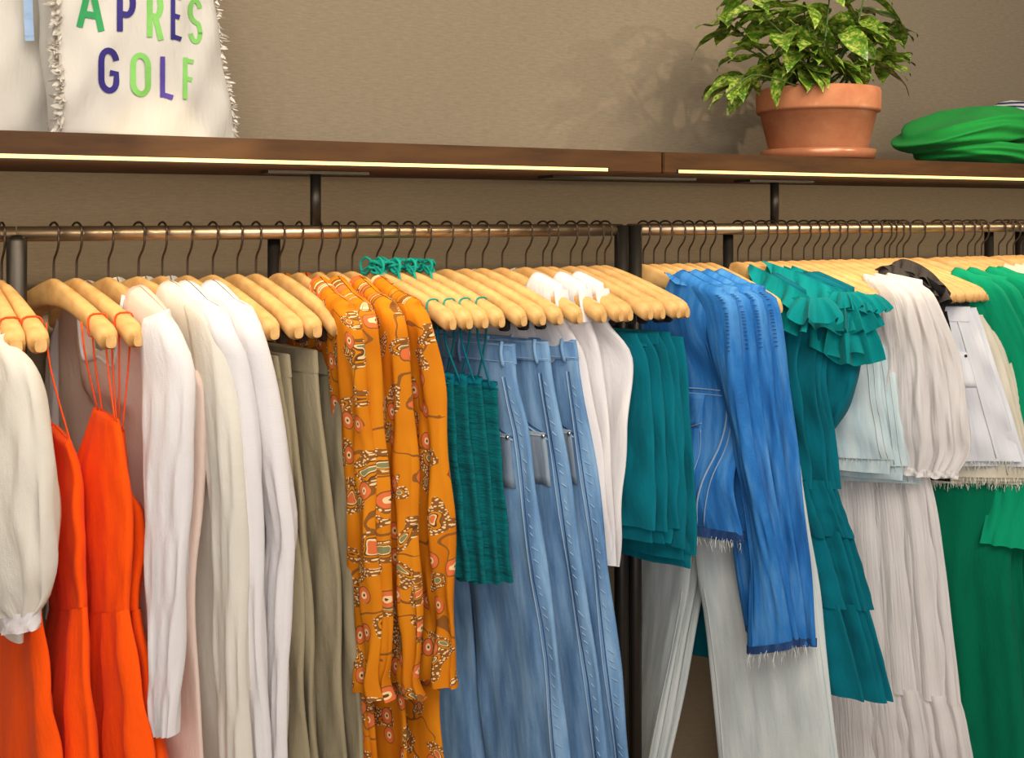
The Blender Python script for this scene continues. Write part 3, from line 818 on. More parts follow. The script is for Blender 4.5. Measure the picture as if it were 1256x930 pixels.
# ---- teal shorts
ts_ = [(677, [(782, 412, .16), (796, 450, .18), (804, 560, .21), (806, 650, .22)]),
       (700, [(794, 412, .16), (810, 450, .18), (818, 560, .21), (820, 652, .22)]),
       (714, [(808, 410, .16), (822, 446, .18), (830, 556, .21), (831, 650, .22)]),
       (732, [(822, 410, .16), (832, 446, .18), (840, 540, .21), (844, 672, .22)]),
       (742, [(838, 416, .165), (842, 446, .18), (848, 540, .21), (854, 640, .22), (853, 682, .22)])]
for px, F in ts_:
    h = hanger(px, 'pale wooden hanger with black clips gripping teal shorts', 'hangers of the teal shorts', clips='black')
    g = garment('shorts', h, 'teal pull-on shorts clipped at the waist, between white tops and denim jackets', 'shorts', 'teal shorts')
    Fs = fpx(F); R = rear(h, Fs, [.16, .18, .20, .21][:len(Fs)] if len(Fs) == 4 else [.16, .17, .19, .20, .21])
    for p, e in zip(R, np.linspace(0, 1, len(R))): p.z -= .012*e
    loft('body', g, M['tealdark'], Fs, R, [.009, .012, .013, .014], [.001, .003, .005, .007], 1.6, ph=px*.23, na=60)
    lf = [p-h.d*.012-Vector((0, 0, .03)) for p in Fs[-2:]]; lr = [p+h.d*.02-Vector((0, 0, .026)) for p in R[-2:]]
    loft('lining', g, M['tealdark'], lf, lr, .007, .004, 3, nr=8, na=30, top=False)
    f2 = [Fs[0]+Vector((0, 0, .002)), Fs[0]-Vector((0, 0, .022))]; r2 = [R[0]+Vector((0, 0, .002)), R[0]-Vector((0, 0, .022))]
    loft('waistband', g, M['tealdark'], f2, r2, .011, .002, 7, nr=5, na=50, top=False, wr=.001)

# ---- denim jackets
jk = [(789, [(886, 388, .2), (906, 420, .22), (911, 500, .235), (932, 600, .25), (953, 691, .26), (974, 792, .27)],
            [(870, 392, .15), (876, 436, .16), (900, 500, .175), (908, 569, .18), (922, 652, .195), (916, 799, .19)]),
      (802, [(902, 384, .2), (926, 410, .22), (934, 500, .235), (950, 600, .25), (966, 700, .26), (981, 792, .27)], None),
      (816, [(920, 384, .2), (944, 408, .22), (952, 500, .235), (966, 600, .25), (980, 700, .26), (991, 792, .27)], None),
      (832, [(938, 384, .2), (962, 408, .22), (972, 500, .235), (984, 600, .25), (994, 690, .26), (1002, 792, .27)], None)]
for i, (px, F, Rp) in enumerate(jk):
    h = hanger(px, 'pale wooden hanger inside a blue denim jacket', 'hangers of the denim jackets', tip=F[1][0]-2, tipl=.243)
    g = garment('denim_jacket', h, 'cropped blue denim jacket with its chest pocket showing, facing the teal shorts' if i == 0 else
                'cropped blue denim jacket with studded shoulder seam, layered behind the one whose chest pocket shows', 'jacket', None if i == 0 else 'denim jackets behind the foremost')
    FB = [h.pt(.213, -.176), h.pt(.206, -.245)]+fpx([(F[1][0]+2, 460, .2), (F[2][0]-2, 540, .19), (F[2][0]-12, 600, .195), (F[2][0]+2, 664, .2)])
    R = rear(h, FB, .19)
    b = loft('body', g, M['jacket'], FB, R, [.024, .022, .013, .012, .012], [0, .001, .003, .004, .003], 2, ph=1+px*.1, crown=.078, neck=(.07, .19, .06), na=64, nr=44)
    hb = [FB[-1]+Vector((0, 0, .018)), FB[-1]-Vector((0, 0, .004))]; rb = [R[-1]+Vector((0, 0, .018)), R[-1]-Vector((0, 0, .004))]
    loft('hem_band', g, M['hemdark'], hb, rb, .0175, .003, 2, ph=1+px*.1, nr=4, na=50, top=False, wr=0)
    fringe('frayed_hem', g, M['thread'], [b.at(q, 1, .002) for q in np.linspace(.3, .99, 20)], .022, 130 if i == 0 else 40)
    # collar peeking out round the neck
    cl = [h.pt(.070, -.128, .012), h.pt(.088, -.126, .022), h.pt(.115, -.136, .026), h.pt(.14, -.148, .025)]
    ruffle('collar', g, M['jacket'], cl, [(-.3, .1, .4), (-.4, 0, -.2), (-.3, -.1, -.6), (-.2, -.2, -.8)], [.003, .010, .014, .004], 1.0, .001, nr=5, nc=24, curl=.4)
    Fs = [h.pt(.215, -.166), h.pt(.247, -.200)]+fpx(F[2:])
    if Rp: Rs = [h.pt(.13, -.150)]+fpx(Rp[1:])
    else:
        Rs = back(h, Fs, [.06, .09, .11, .12, .13, .13]); Rs[0] = h.pt(.13, -.150)
    s = loft('sleeve', g, M['jacket'], Fs, Rs, [.0225, .0225, .010, .009, .008, .008] if i else [.0235, .0245, .019, .018, .016, .015], [0, .001, .002, .002, .001, 0], 1.0, ph=.5+i, drift=5, nr=44, wr=.0018)
    hb = [Fs[-1]+Vector((0, 0, .014)), Fs[-1]-Vector((0, 0, .003))]; rb = [Rs[-1]+Vector((0, 0, .014)), Rs[-1]-Vector((0, 0, .003))]
    loft('sleeve_hem', g, M['hemdark'], hb, rb, .0105 if i else .019, nr=4, na=30, top=False, wr=0)
    fringe('frayed_cuff', g, M['thread'], [s.at(q, 1, .001) for q in np.linspace(.02, .98, 20)], .028, 60)
    seam('armhole_seam', b, g, M['threadblue'], [(.985, .02), (.965, .12), (.95, .30), (.93, .42)], .0014)
    st = []
    for k in range(16):
        t = .015+k*.011
        p = s.at(.86, t, .003); st.append([p, p+h.d*.008])
    tubes('shoulder_stitch', g, M['hemdark'], st, .0010)
    seam('sleeve_seam', s, g, M['jacket'], [(.10, .14), (.12, .5), (.14, .98)], .0013)
    if i == 0:
        seam('yoke_seam', b, g, M['threadblue'], [(.55, .405), (.75, .40), (.93, .40)], .0013)
        seam('yoke_seam', b, g, M['threadblue'], [(.55, .425), (.75, .42), (.93, .42)], .0010)
        patch('pocket', b, g, M['jacket'], .60, .80, .44, .78, .0045, taper=.2)
        fp = patch('pocket_flap', b, g, M['jacket'], .59, .81, .42, .55, .007, taper=.25)
        seam('flap_stitch', b, g, M['threadblue'], [(.60, .53), (.70, .555), (.80, .53)], .0010, off=.0085)
        for q in (.61, .79): seam('pocket_stitch', b, g, M['threadblue'], [(q, .56), (q, .66), (q+(.02 if q < .7 else -.02), .76)], .0010, off=.006)
        lathe('button', g, M['chrome'], [(.0001, .005), (.004, .004), (.005, 0), (.004, -.004), (.0001, -.005)], b.at(.70, .52, .010), 12)
        seam('panel_seam', b, g, M['threadblue'], [(.93, .42), (.90, .6), (.82, .8), (.76, .96)], .0022)
        seam('panel_seam', b, g, M['threadblue'], [(.95, .42), (.93, .62), (.86, .82), (.80, .96)], .0014)
    F3 = [h.pt(-.165, -.19), h.pt(-.185, -.25), h.pt(-.19, -.5), h.pt(-.185, -.85)]
    sleeve_rear(h, g, M['jacket'], -.19, -.85, .015)

# ---- bleached jeans under the jackets
pj = [(845, [(940, 420, .165), (955, 520, .18), (975, 640, .2), (990, 720, .22), (1004, 820, .24), (1024, 960, .26)]),
      (859, [(950, 420, .165), (965, 520, .18), (983, 640, .2), (998, 720, .22), (1010, 820, .24), (1029, 960, .26)]),
      (871, [(958, 418, .165), (974, 520, .18), (992, 640, .2), (1006, 720, .22), (1016, 820, .24), (1033, 960, .26)])]
for i, (px, F) in enumerate(pj):
    h = hanger(px, 'pale wooden hanger with black clips gripping bleached jeans', 'hangers of the bleached jeans', clips='black', tip=px+84)
    g = garment('jeans', h, 'bleached off-white wide-leg jeans hanging below the denim jackets', 'jeans', 'bleached jeans')
    Fs = fpx(F)
    dx = i*9
    In = fpx([(850+dx, 420, .01), (850+dx, 520, .01), (850+dx, 640, .01), (856+dx, 712, .02), (868+dx, 790, .03), (884+dx, 960, .05)])
    l1 = loft('leg', g, M['palejean'], Fs, In, [.009, .012, .013, .013], [0, .001, .003, .004], .8, ph=1+i, na=40, wr=.002)
    In2 = fpx([(849+dx, 420, .0), (849+dx, 520, .0), (849+dx, 640, .0), (846+dx, 712, -.01), (830+dx, 800, -.03), (798+dx, 960, -.08)])
    Rr = fpx([(785+dx, 418, -.165), (782+dx, 520, -.18), (782+dx, 640, -.18), (783+dx, 712, -.19), (784+dx, 800, -.2), (770+dx, 960, -.21)])
    l2 = loft('leg', g, M['palejean'], In2, Rr, [.009, .012, .012], [0, .001, .002], .8, ph=2+i, na=32, wr=.0015)
    f2 = [Fs[0]+Vector((0, 0, .002)), Fs[0]-Vector((0, 0, .034))]; r2 = [Rr[0]+Vector((0, 0, .002)), Rr[0]-Vector((0, 0, .034))]
    loft('waistband', g, M['palejean'], f2, r2, .011, nr=5, na=40, top=False, wr=0)
    seam('inseam', l1, g, M['thread'], [(.06, .45), (.06, .7), (.06, .99)], .0012)
    seam('inseam', l2, g, M['thread'], [(.93, .45), (.93, .7), (.93, .99)], .0012)

# ---- teal tiered dresses with ruffled shoulders
def flounce(g, h, base, fall, width, waves, amp, ph, mat='teal', name='ruffle', curl=.3):
    return ruffle(name, g, M[mat], [P(x, y, YR-l) for x, y, l in base], fall, width, waves, amp, ph=ph, curl=curl)
td = [(905, -22, 'teal tiered dress with a short ruffled cap sleeve, beside the denim jackets'), (918, 0, 'teal tiered dress with the largest layered shoulder ruffle, beside the pale denim skirts'),
      (934, 8, None), (945, 14, None)]
for i, (px, dx, lab) in enumerate(td):
    h = hanger(px, 'pale wooden hanger inside a teal ruffled dress', 'hangers of the teal dresses', tip=[990, 1040, 1050, 1058][i])
    g = garment('dress', h, lab or 'teal tiered dress mostly hidden behind the one with the largest shoulder ruffle', 'dress', None if lab else 'hidden teal dresses')
    Fb = [h.pt(.205, -.174)]+fpx([(1000+dx, 450, .19), (1010+dx, 530, .19), (1018+dx, 600, .2)])
    R = rear(h, Fb, [.19, .17, .17, .18])
    loft('bodice', g, M['tealdark'], Fb, R, [.016, .013, .012, .012], [0, .003, .005, .006], 3, ph=i, crown=.07, neck=(.08, .22, .07), na=64)
    tiers = [[(1010+dx, 590, .195), (1022+dx, 625, .21), (1035+dx, 660, .225)],
             [(1030+dx, 652, .215), (1044+dx, 700, .24), (1057+dx, 749, .26)],
             [(1050+dx, 742, .25), (1066+dx, 800, .275), (1081+dx, 862, .30)]]
    rw = [.18, .20, .22, .24]
    for j, tr in enumerate(tiers):
        Ft = fpx(tr); Rt = rear(h, Ft, [rw[j], (rw[j]+rw[j+1])/2, rw[j+1]])
        loft('tier', g, M['tealdark'], Ft, Rt, [.010+.001*j, .012+.001*j, .014+.001*j], [.003, .006, .009], 4.5, ph=i*2+j, nr=16, na=72, top=False, wr=.001)
    def zt(l): return -.109-.074*(abs(l)/HL)**1.25
    def sr(l0, l1, w, waves, amp, ph, out, dz=.006, dn=.014, curl=.3, fwd=.35):
        ls = np.linspace(l0, l1, 6); n_ = len(ls)
        base = [h.pt(l, zt(l)+dz, dn) for l in ls]
        e = np.linspace(0, 1, n_)
        fall = [h.n*out+Vector((0, 0, -1))+h.d*(fwd*x) for x in e]
        ww = [w*(.25+.75*math.sin(PI*min(1, .12+.62*x))) for x in e]; ww[0] = w*.15
        ruffle('ruffle', g, M['teal'], base, fall, ww, waves, amp, nr=12, nc=110, ph=ph, curl=curl)
    def endr(w, amp, ph, waves, z0=0.0, out=.9, r=.030):
        base = []; fall = []
        for a_ in np.linspace(-.35, 1.2, 8)*PI*.62:
            dirv = h.d*math.cos(a_)+h.n*math.sin(a_)
            base.append(h.pt(.222, zt(.215)+.004+z0)+dirv*r); fall.append(dirv*out+Vector((0, 0, -1)))
        ruffle('ruffle', g, M['teal'], base, fall, [w*.3, w, w, w, w, w, w*.8, w*.3], waves, amp, nr=12, nc=110, ph=ph, curl=.25)
    if i == 0:
        sr(.05, .225, .11, 2.6, .012, 1.0, .45); sr(.05, .225, .06, 3.2, .009, 2.4, .8, dz=.009)
        endr(.065, .012, .5, 4)
    elif i == 1:
        sr(.05, .235, .17, 2.8, .016, .4, .35); sr(.05, .235, .12, 3.4, .014, 2.2, .55, dz=.009)
        sr(.04, .235, .065, 4.2, .011, 3.9, .9, dz=.012)
        endr(.14, .018, .5, 5, -.02, .35); endr(.09, .016, 2.0, 6, 0, .6); endr(.045, .010, 1.0, 7, .006, 1.1)
        Fp = [h.pt(.235, -.19), h.pt(.262, -.27), h.pt(.258, -.36), h.pt(.235, -.44), h.pt(.20, -.50)]
        Rp = [h.pt(.12, -.17), h.pt(.09, -.27), h.pt(.09, -.36), h.pt(.12, -.46), h.pt(.16, -.51)]
        loft('puff_sleeve', g, M['tealdark'], Fp, Rp, [.026, .034, .036, .028, .008], [.003, .006, .008, .008, .004], 4, ph=2, drift=3)
    else:
        sr(.06, .225, .07, 3, .010, i, .3); endr(.05, .008, i, 5)

# ---- pale iced denim skirts
sk = [(958, [(1070, 388, .165), (1077, 440, .18), (1086, 510, .2), (1098, 564, .215)], 0),
      (972, [(1088, 386, .165), (1096, 440, .18), (1104, 500, .2), (1114, 572, .215)], .012),
      (986, [(1108, 384, .165), (1113, 440, .18), (1120, 500, .2), (1130, 594, .215)], .02)]
for i, (px, F, dz) in enumerate(sk):
    h = hanger(px, 'pale wooden hanger with black clips gripping an iced denim skirt', 'hangers of the iced denim skirts', clips='black')
    g = garment('denim_skirt', h, 'pale iced blue denim mini skirt with raw hem, between teal dress and white dresses', 'skirt', 'iced denim skirts')
    Fs = fpx(F); R = rear(h, Fs, [.165, .18, .2, .215])
    R[-1].z -= .03; R[-2].z -= .012
    b = loft('body', g, M['iced'], Fs, R, [.008, .010, .010, .010], [0, .002, .003, .004], 1.5, ph=i*1.3, na=44)
    f2 = [Fs[0]+Vector((0, 0, .002)), Fs[0]-Vector((0, 0, .034))]; r2 = [R[0]+Vector((0, 0, .002)), R[0]-Vector((0, 0, .034))]
    loft('waistband', g, M['iced'], f2, r2, .010, nr=5, na=40, top=False, wr=0)
    seam('side_seam', b, g, M['thread'], [(.93, .02), (.94, .5), (.94, .99)], .0011)
    seam('side_seam', b, g, M['thread'], [(.97, .02), (.97, .5), (.97, .99)], .0008)
    fringe('frayed_hem', g, M['thread'], [b.at(q, 1, .001) for q in np.linspace(.3, .99, 16)], .016, 60)
    lf = [Fs[-1]-h.d*.01+Vector((0, 0, .05)), Fs[-1]-h.d*.012-Vector((0, 0, .036))]; lr = [R[-1]+h.d*.01+Vector((0, 0, .05)), R[-1]+h.d*.01-Vector((0, 0, .02))]
    if i < 2: loft('inner_layer', g, M['iced'], lf, lr, .006, .002, 2, nr=6, na=30, top=False)

# ---- white gauze dresses with puff sleeves
vd = [(998, [(1112, 364, .2), (1122, 390, .225), (1133, 443, .24), (1139, 510, .25), (1143, 556, .25), (1136, 578, .24)], -6),
      (1009, [(1124, 362, .2), (1142, 384, .225), (1156, 440, .24), (1166, 500, .25), (1171, 552, .25), (1158, 580, .24)], -3),
      (1022, [(1136, 362, .2), (1160, 386, .225), (1178, 440, .24), (1188, 510, .255), (1191, 552, .255), (1176, 580, .245)], 0)]
for i, (px, F, dx) in enumerate(vd):
    h = hanger(px, 'pale wooden hanger inside a white gauze dress', 'hangers of the white gauze dresses', tip=F[1][0]-2, tipl=.243)
    g = garment('maxi_dress', h, 'long white gauze dress with puffed sleeve and gathered tier, under the iced denim skirts', 'dress', 'white gauze dresses')
    Fs = [h.pt(.215, -.166), h.pt(.247, -.200)]+fpx(F[2:])
    FB = [h.pt(.213, -.176), h.pt(.206, -.245)]+fpx([(1132+dx, 440, .195), (1137+dx, 530, .19), (1141+dx, 580, .195)])
    R = rear(h, FB, .185)
    loft('bodice', g, M['gauze'], FB, R, [.021, .012, .012, .011], [0, .003, .005, .006], 4, ph=i, crown=.078, neck=(.09, .33, .08), na=64)
    FK = fpx([(1138+dx, 574, .195), (1152+dx, 640, .21), (1166+dx, 750, .23), (1179+dx, 864, .25)])
    loft('skirt', g, M['gauze'], FK, rear(h, FK, [.185, .2, .21, .22]), [.011, .012, .013, .014], [.005, .007, .008, .009], 8, ph=i*2, drift=.6, na=120, top=False, wr=.0015)
    FT = fpx([(1177+dx, 856, .247), (1188+dx, 900, .262), (1198+dx, 960, .275)])
    loft('tier', g, M['gauze'], FT, rear(h, FT, [.22, .23, .24]), [.015, .017, .018], [.008, .010, .012], 9, ph=i*3, na=120, nr=16, top=False, wr=.002)
    Rs = back(h, Fs, [.06, .09, .11, .13, .14, .10]); Rs[0] = h.pt(.13, -.150)
    s = loft('puff_sleeve', g, M['gauze'], Fs, Rs, [.022, .022, .018, .020, .022, .008], [0, .003, .005, .007, .010, .004], 3.5, ph=i*1.7, drift=2, nr=40)
    fc = [Fs[-1]+Vector((0, 0, .004)), Fs[-1]-Vector((0, 0, .014))]; rc = [Rs[-1]+Vector((0, 0, .004)), Rs[-1]-Vector((0, 0, .014))]
    loft('cuff_frill', g, M['gauze'], fc, rc, [.010, .016], [.002, .007], 5, nr=5, na=50, top=False)
    sleeve_rear(h, g, M['gauze'], -.19, -.60, .015)

# ---- charcoal ruffled tops
for i, px in enumerate((1031, 1046)):
    h = hanger(px, 'pale wooden hanger inside a charcoal ruffled top', 'hangers of the charcoal tops', tip=px+128)
    g = garment('ruffled_top', h, 'charcoal top with a crumpled ruffled neck and cut-out straps, above the white denim shorts' if i else
                'charcoal top hidden behind the white gauze dress, only its crumpled neck showing', 'top')
    Fs = fpx([(1150+i*12, 384, .15), (1160+i*8, 420, .16), (1160+i*8, 500, .17), (1158+i*8, 590, .18)])
    R = rear(h, Fs, .15)
    loft('body', g, M['blackcloth'], Fs, R, [.008, .010, .011, .011], [.001, .003, .005, .006], 3, ph=i, na=48)
    dx = i*12
    def zt(l): return -.109-.074*(abs(l)/HL)**1.25
    k_ = 1.0 if i else .6
    ruffle('neck_ruffle', g, M['char'], [h.pt(l, zt(l)+dz*k_, .010) for l, dz in ((.085, .0), (.11, .030), (.15, .034), (.185, .028), (.215, .020), (.235, .004))],
           [h.n*.6+Vector((0, 0, -1))]*3+[h.n*.5+h.d*.3+Vector((0, 0, -1))]*3, [.010, .05*k_, .085*k_, .085*k_, .06*k_, .012], 4.3, .015, nr=14, nc=140, ph=i, curl=.3)
    ruffle('neck_ruffle', g, M['char'], [h.pt(l, zt(l)+dz*k_, .006) for l, dz in ((.09, .006), (.12, .038), (.16, .042), (.195, .032), (.22, .012))],
           [h.n*.9+Vector((0, 0, -.8))]*5, [.008, .045*k_, .05*k_, .045*k_, .01], 3.6, .013, nr=14, nc=140, ph=2+i, curl=.4)
    for (l0, z0, n0), (l1, z1, n1) in (((.16, -.15, .03), (.165, -.27, .028)), ((.17, -.15, .028), (.225, -.19, .024)), ((.222, -.185, .024), (.20, -.27, .024)), ((.165, -.235, .028), (.215, -.235, .024))):
        p0 = h.pt(l0, z0, n0); p1 = h.pt(l1, z1, n1); sd = h.d if abs(z1-z0) > abs(l1-l0) else Vector((0, 0, 1))
        loft('strap', g, M['blackcloth'], [p0+sd*.010, (p0+p1)/2+sd*.012+h.n*.004, p1+sd*.010], [p0-sd*.010, (p0+p1)/2-sd*.010+h.n*.004, p1-sd*.010], .003, .001, 2, nr=10, na=14, top=False)

# ---- white and ecru denim shorts with frayed hems
ws = [(1062, 'whitejean', [(1190, 378, .165), (1199, 400, .175), (1214, 443, .19), (1236, 510, .21), (1254, 566, .225)], 'white denim mini skirt with frayed hem'),
      (1073, 'whitejean', [(1198, 379, .165), (1206, 400, .175), (1220, 443, .19), (1242, 510, .21), (1260, 572, .225)], None),
      (1085, 'ecru', [(1206, 388, .165), (1214, 402, .175), (1230, 440, .19), (1250, 517, .21), (1266, 586, .225)], 'ecru denim mini skirt with frayed hem'),
      (1091, 'ecru', [(1212, 388, .165), (1220, 402, .175), (1236, 440, .19), (1255, 517, .21), (1270, 590, .225)], None),
      (1100, 'ecru', [(1218, 388, .165), (1226, 402, .175), (1241, 440, .19), (1260, 517, .21), (1274, 594, .225)], None)]
for i, (px, mt, F, lab) in enumerate(ws):
    h = hanger(px, 'pale wooden hanger with black clips gripping a white or ecru denim skirt', 'hangers of the white and ecru denim skirts', clips='black', tip=px+[136, 138, 132, 131, 130][i])
    g = garment('denim_skirt', h, (ws[0][3] if mt == 'whitejean' else ws[2][3]), 'skirt', 'white denim skirts' if mt == 'whitejean' else 'ecru denim skirts')
    Fs = fpx(F); R = rear(h, Fs, [.165, .17, .18, .2, .215])
    R[-1].z -= .035; R[-2].z -= .012
    b = loft('body', g, M[mt], Fs, R, [.007, .008, .009, .009], [0, .002, .003, .005], 2, ph=i*1.3, na=50)
    f2 = [Fs[0]+Vector((0, 0, .002)), Fs[0]-Vector((0, 0, .034))]; r2 = [R[0]+Vector((0, 0, .002)), R[0]-Vector((0, 0, .034))]
    loft('waistband', g, M[mt], f2, r2, .009, nr=5, na=40, top=False, wr=0)
    fringe('frayed_hem', g, M['thread'] if mt == 'whitejean' else M['ivory'], [b.at(q, 1, .001) for q in np.linspace(.2, .99, 18)], .013, 150 if i != 1 else 70, .0010)
    seam('side_seam', b, g, M['thread'], [(.9, .03), (.9, .5), (.9, .98)], .0011)
    if i == 0:
        patch('pocket', b, g, M[mt], .70, .90, .30, .52, .003)
        lathe('rivet', g, M['post'], [(.0001, .004), (.003, .003), (.004, 0), (.003, -.003), (.0001, -.004)], b.at(.89, .32, .003), 10)

# ---- green dresses
gd = []
for px, dx in ((1108, 0), (1126, 14), (1150, 40), (1161, 54)):
    gd.append((px, [(x+dx, y, l) for x, y, l in ((1244, 364, .2), (1254, 388, .22), (1274, 450, .235), (1288, 540, .245), (1288, 610, .25), (1266, 674, .25))], dx))
for i, (px, F, dx) in enumerate(gd):
    h = hanger(px, 'pale wooden hanger inside a green dress', 'hangers of the green dresses', tip=F[1][0]-2, tipl=.243)
    g = garment('maxi_dress', h, 'long emerald green dress with full sleeve and draped skirt, below the ecru denim skirts', 'dress', 'green dresses')
    Fs = [h.pt(.215, -.166), h.pt(.247, -.200)]+fpx(F[2:])
    FB = [h.pt(.213, -.176), h.pt(.206, -.245)]+fpx([(1257+dx, 450, .19), (1262+dx, 540, .185), (1256+dx, 600, .19)])
    R = rear(h, FB, .19)
    loft('bodice', g, M['mint'], FB, R, [.019, .010, .010, .010], [0, .003, .004, .005], 3, ph=i, crown=.078, neck=(.08, .25, .07), na=64)
    FK = fpx([(1254+dx, 594, .19), (1240+dx, 690, .2), (1250+dx, 800, .22), (1266+dx, 960, .25)])
    loft('skirt', g, M['green'], FK, rear(h, FK, [.19, .2, .215, .22]), [.010, .012, .013, .014], [.004, .009, .012, .014], 4.5, ph=i*2.1, drift=.8, na=100, top=False, wr=.002)
    Rs = back(h, Fs, [.06, .09, .12, .14, .14, .12]); Rs[0] = h.pt(.13, -.150)
    loft('sleeve', g, M['mint'], Fs, Rs, [.020, .018, .014, .015, .015, .012], [0, .004, .006, .007, .007, .006], 3.5, ph=i*1.7, drift=1, nr=36)

# ---- things at the end of the view
for i, px in enumerate((1174, 1187, 1196)):
    h = hanger(px, 'pale wooden hanger inside a pale peach top', 'hangers of the pale peach tops')
    g = garment('blouse', h, 'pale peach cotton top next to the green dresses', 'top', 'pale peach tops')
    FB = [h.pt(.213, -.176), h.pt(.20, -.35), h.pt(.19, -.55), h.pt(.2, -.75)]
    loft('body', g, M['peach'], FB, rear(h, FB, .19), [.018, .010, .010, .010], [0, .003, .004, .005], 3, ph=i, crown=.078, neck=(.08, .22, .07), na=56)
    Fs = [h.pt(.205, -.170), h.pt(.24, -.22), h.pt(.25, -.4), h.pt(.25, -.62)]
    loft('sleeve', g, M['peach'], Fs, [h.pt(.13, -.15), h.pt(.17, -.24), h.pt(.17, -.4), h.pt(.18, -.62)], [.02, .016, .012, .01], [0, .002, .003], 2, nr=20)
for i, px in enumerate((1204, 1225, 1235, 1243, 1252)):
    h = hanger(px, 'pale wooden hanger inside a light blue shirt', 'hangers of the light blue shirts')
    g = garment('shirt', h, 'light blue cotton shirt past the pale peach tops', 'shirt', 'light blue shirts')
    FB = [h.pt(.213, -.176), h.pt(.20, -.35), h.pt(.19, -.55), h.pt(.2, -.85)]
    loft('body', g, M['lightblue'], FB, rear(h, FB, .19), [.018, .010, .010, .010], [0, .003, .004, .005], 3, ph=i, crown=.078, neck=(.08, .22, .07), na=56)
    Fs = [h.pt(.205, -.170), h.pt(.24, -.22), h.pt(.25, -.4), h.pt(.25, -.75)]
    loft('sleeve', g, M['lightblue'], Fs, [h.pt(.13, -.15), h.pt(.17, -.24), h.pt(.17, -.4), h.pt(.18, -.75)], [.02, .016, .012, .01], [0, .002, .003], 2, nr=20)

# ================================================================== on the shelf
# ---- cream tote bag with lettering
ZT = ZS1
def bag_pt(px, py, Y): return P(px, py, Y)
tote = empty('tote_bag', P(165, 172, 2.0)); tote.location.z = ZT
YL, YRr = 1.90, 2.03
Fe = [P(246, -110, YRr), P(250, -50, YRr), P(254, 0, YRr), P(263, 60, YRr), P(275, 120, YRr), Vector((P(287, 170, YRr).x, YRr, ZT+.004))]
Re = [P(48, -120, YL), P(50, -60, YL), P(53, 0, YL), P(56, 60, YL), P(60, 115, YL), Vector((P(64, 163, YL).x, YL, ZT+.004))]
bag = loft('bag_body', tote, M['canvas'], Fe, Re, [.015, .040, .055, .058, .05, .03], [.001, .002, .003, .003, .003], 1.3, ph=2, nr=40, na=64, sq=.6, bottom=True, wr=.0035, drift=2)
tag(tote, 'cream canvas tote bag printed with green and purple letters, frayed edges', 'tote bag')
def letter_strokes(ch):
    A = []
    def arc(cx, cy, rx, ry, a0, a1, n=10): return [(cx+rx*math.cos(math.radians(a0+(a1-a0)*i/n)), cy+ry*math.sin(math.radians(a0+(a1-a0)*i/n))) for i in range(n+1)]
    if ch == 'A': return [[(0.02, 0), (.5, 1)], [(.5, 1), (.98, 0)], [(.22, .3), (.78, .3)]]
    if ch == 'P': return [[(.1, 0), (.1, 1)], [(.1, .93), (.5, .93)]+arc(.5, .66, .4, .27, 90, -90)+[(.1, .39)]]
    if ch == 'R': return [[(.1, 0), (.1, 1)], [(.1, .93), (.5, .93)]+arc(.5, .69, .38, .24, 90, -90)+[(.1, .45)], [(.5, .45), (.92, 0)]]
    if ch == 'E': return [[(.1, 0), (.1, 1)], [(.1, .93), (.95, .93)], [(.1, .52), (.8, .52)], [(.1, .07), (.95, .07)]]
    if ch == 'S': return [arc(.5, .72, .4, .22, 20, 180)+arc(.5, .68, .4, .20, 180, 250, 5)+[(.6, .46)]+arc(.5, .27, .4, .22, 60, 0, 6)+arc(.5, .27, .4, .22, 0, -160)]
    if ch == 'G': return [arc(.5, .70, .4, .25, 10, 180)+[(.1, .5)]+arc(.5, .28, .4, .23, 180, 360)+[(.9, .45), (.55, .45)]]
    if ch == 'O': return [arc(.5, .72, .4, .23, 0, 180)+arc(.5, .28, .4, .23, 180, 360)+[(.9, .72)]]
    if ch == 'L': return [[(.1, 1), (.1, 0)], [(.1, .07), (.95, .07)]]
    if ch == 'F': return [[(.1, 0), (.1, 1)], [(.1, .93), (.95, .93)], [(.1, .5), (.8, .5)]]
def qt_of(px, py):
    # fit (q, t) on the bag's front so that the letter sits where it is printed
    q = .5; t = .6
    def proj(p):
        rel = p-Vector((0, 0, ZC)); xc = rel.x*CS-rel.y*SN; zc = rel.x*SN+rel.y*CS
        return CX+F_PX*xc/zc, HORIZON-F_PX*rel.z/zc
    for _ in range(14):
        x0, y0 = proj(bag.at(q, t)); x1, y1 = proj(bag.at(q+.01, t)); x2, y2 = proj(bag.at(q, t+.01))
        J = np.array([[(x1-x0)/.01, (x2-x0)/.01], [(y1-y0)/.01, (y2-y0)/.01]])
        try: dq = np.linalg.solve(J, [px-x0, py-y0])
        except Exception: break
        q = min(.97, max(.03, q+dq[0]*.8)); t = min(.97, max(.01, t+dq[1]*.8))
    return q, t
INK = {'g': plain('green_ink', (52, 158, 88), .8), 'n': plain('navy_ink', (52, 40, 120), .8), 'l': plain('light_green_ink', (134, 200, 96), .8), 'p': plain('purple_ink', (92, 70, 160), .8)}
LET = [('A', 97, 125, -24, 33, 36, 'g', 8), ('P', 145, 165, -18, 38, 40, 'n', 7.5), ('R', 182, 199, -14, 45, 47, 'l', 7), ('E', 211, 223, -9, 48, 50, 'n', 5.5), ('S', 232, 247, -4, 51, 54, 'l', 5.5),
       ('G', 122, 145, 58, 112, 113, 'n', 7.5), ('O', 161, 184, 64, 116, 117, 'l', 7), ('L', 198, 213, 69, 119, 121, 'p', 6), ('F', 226, 238, 70, 121, 122, 'l', 5.5)]
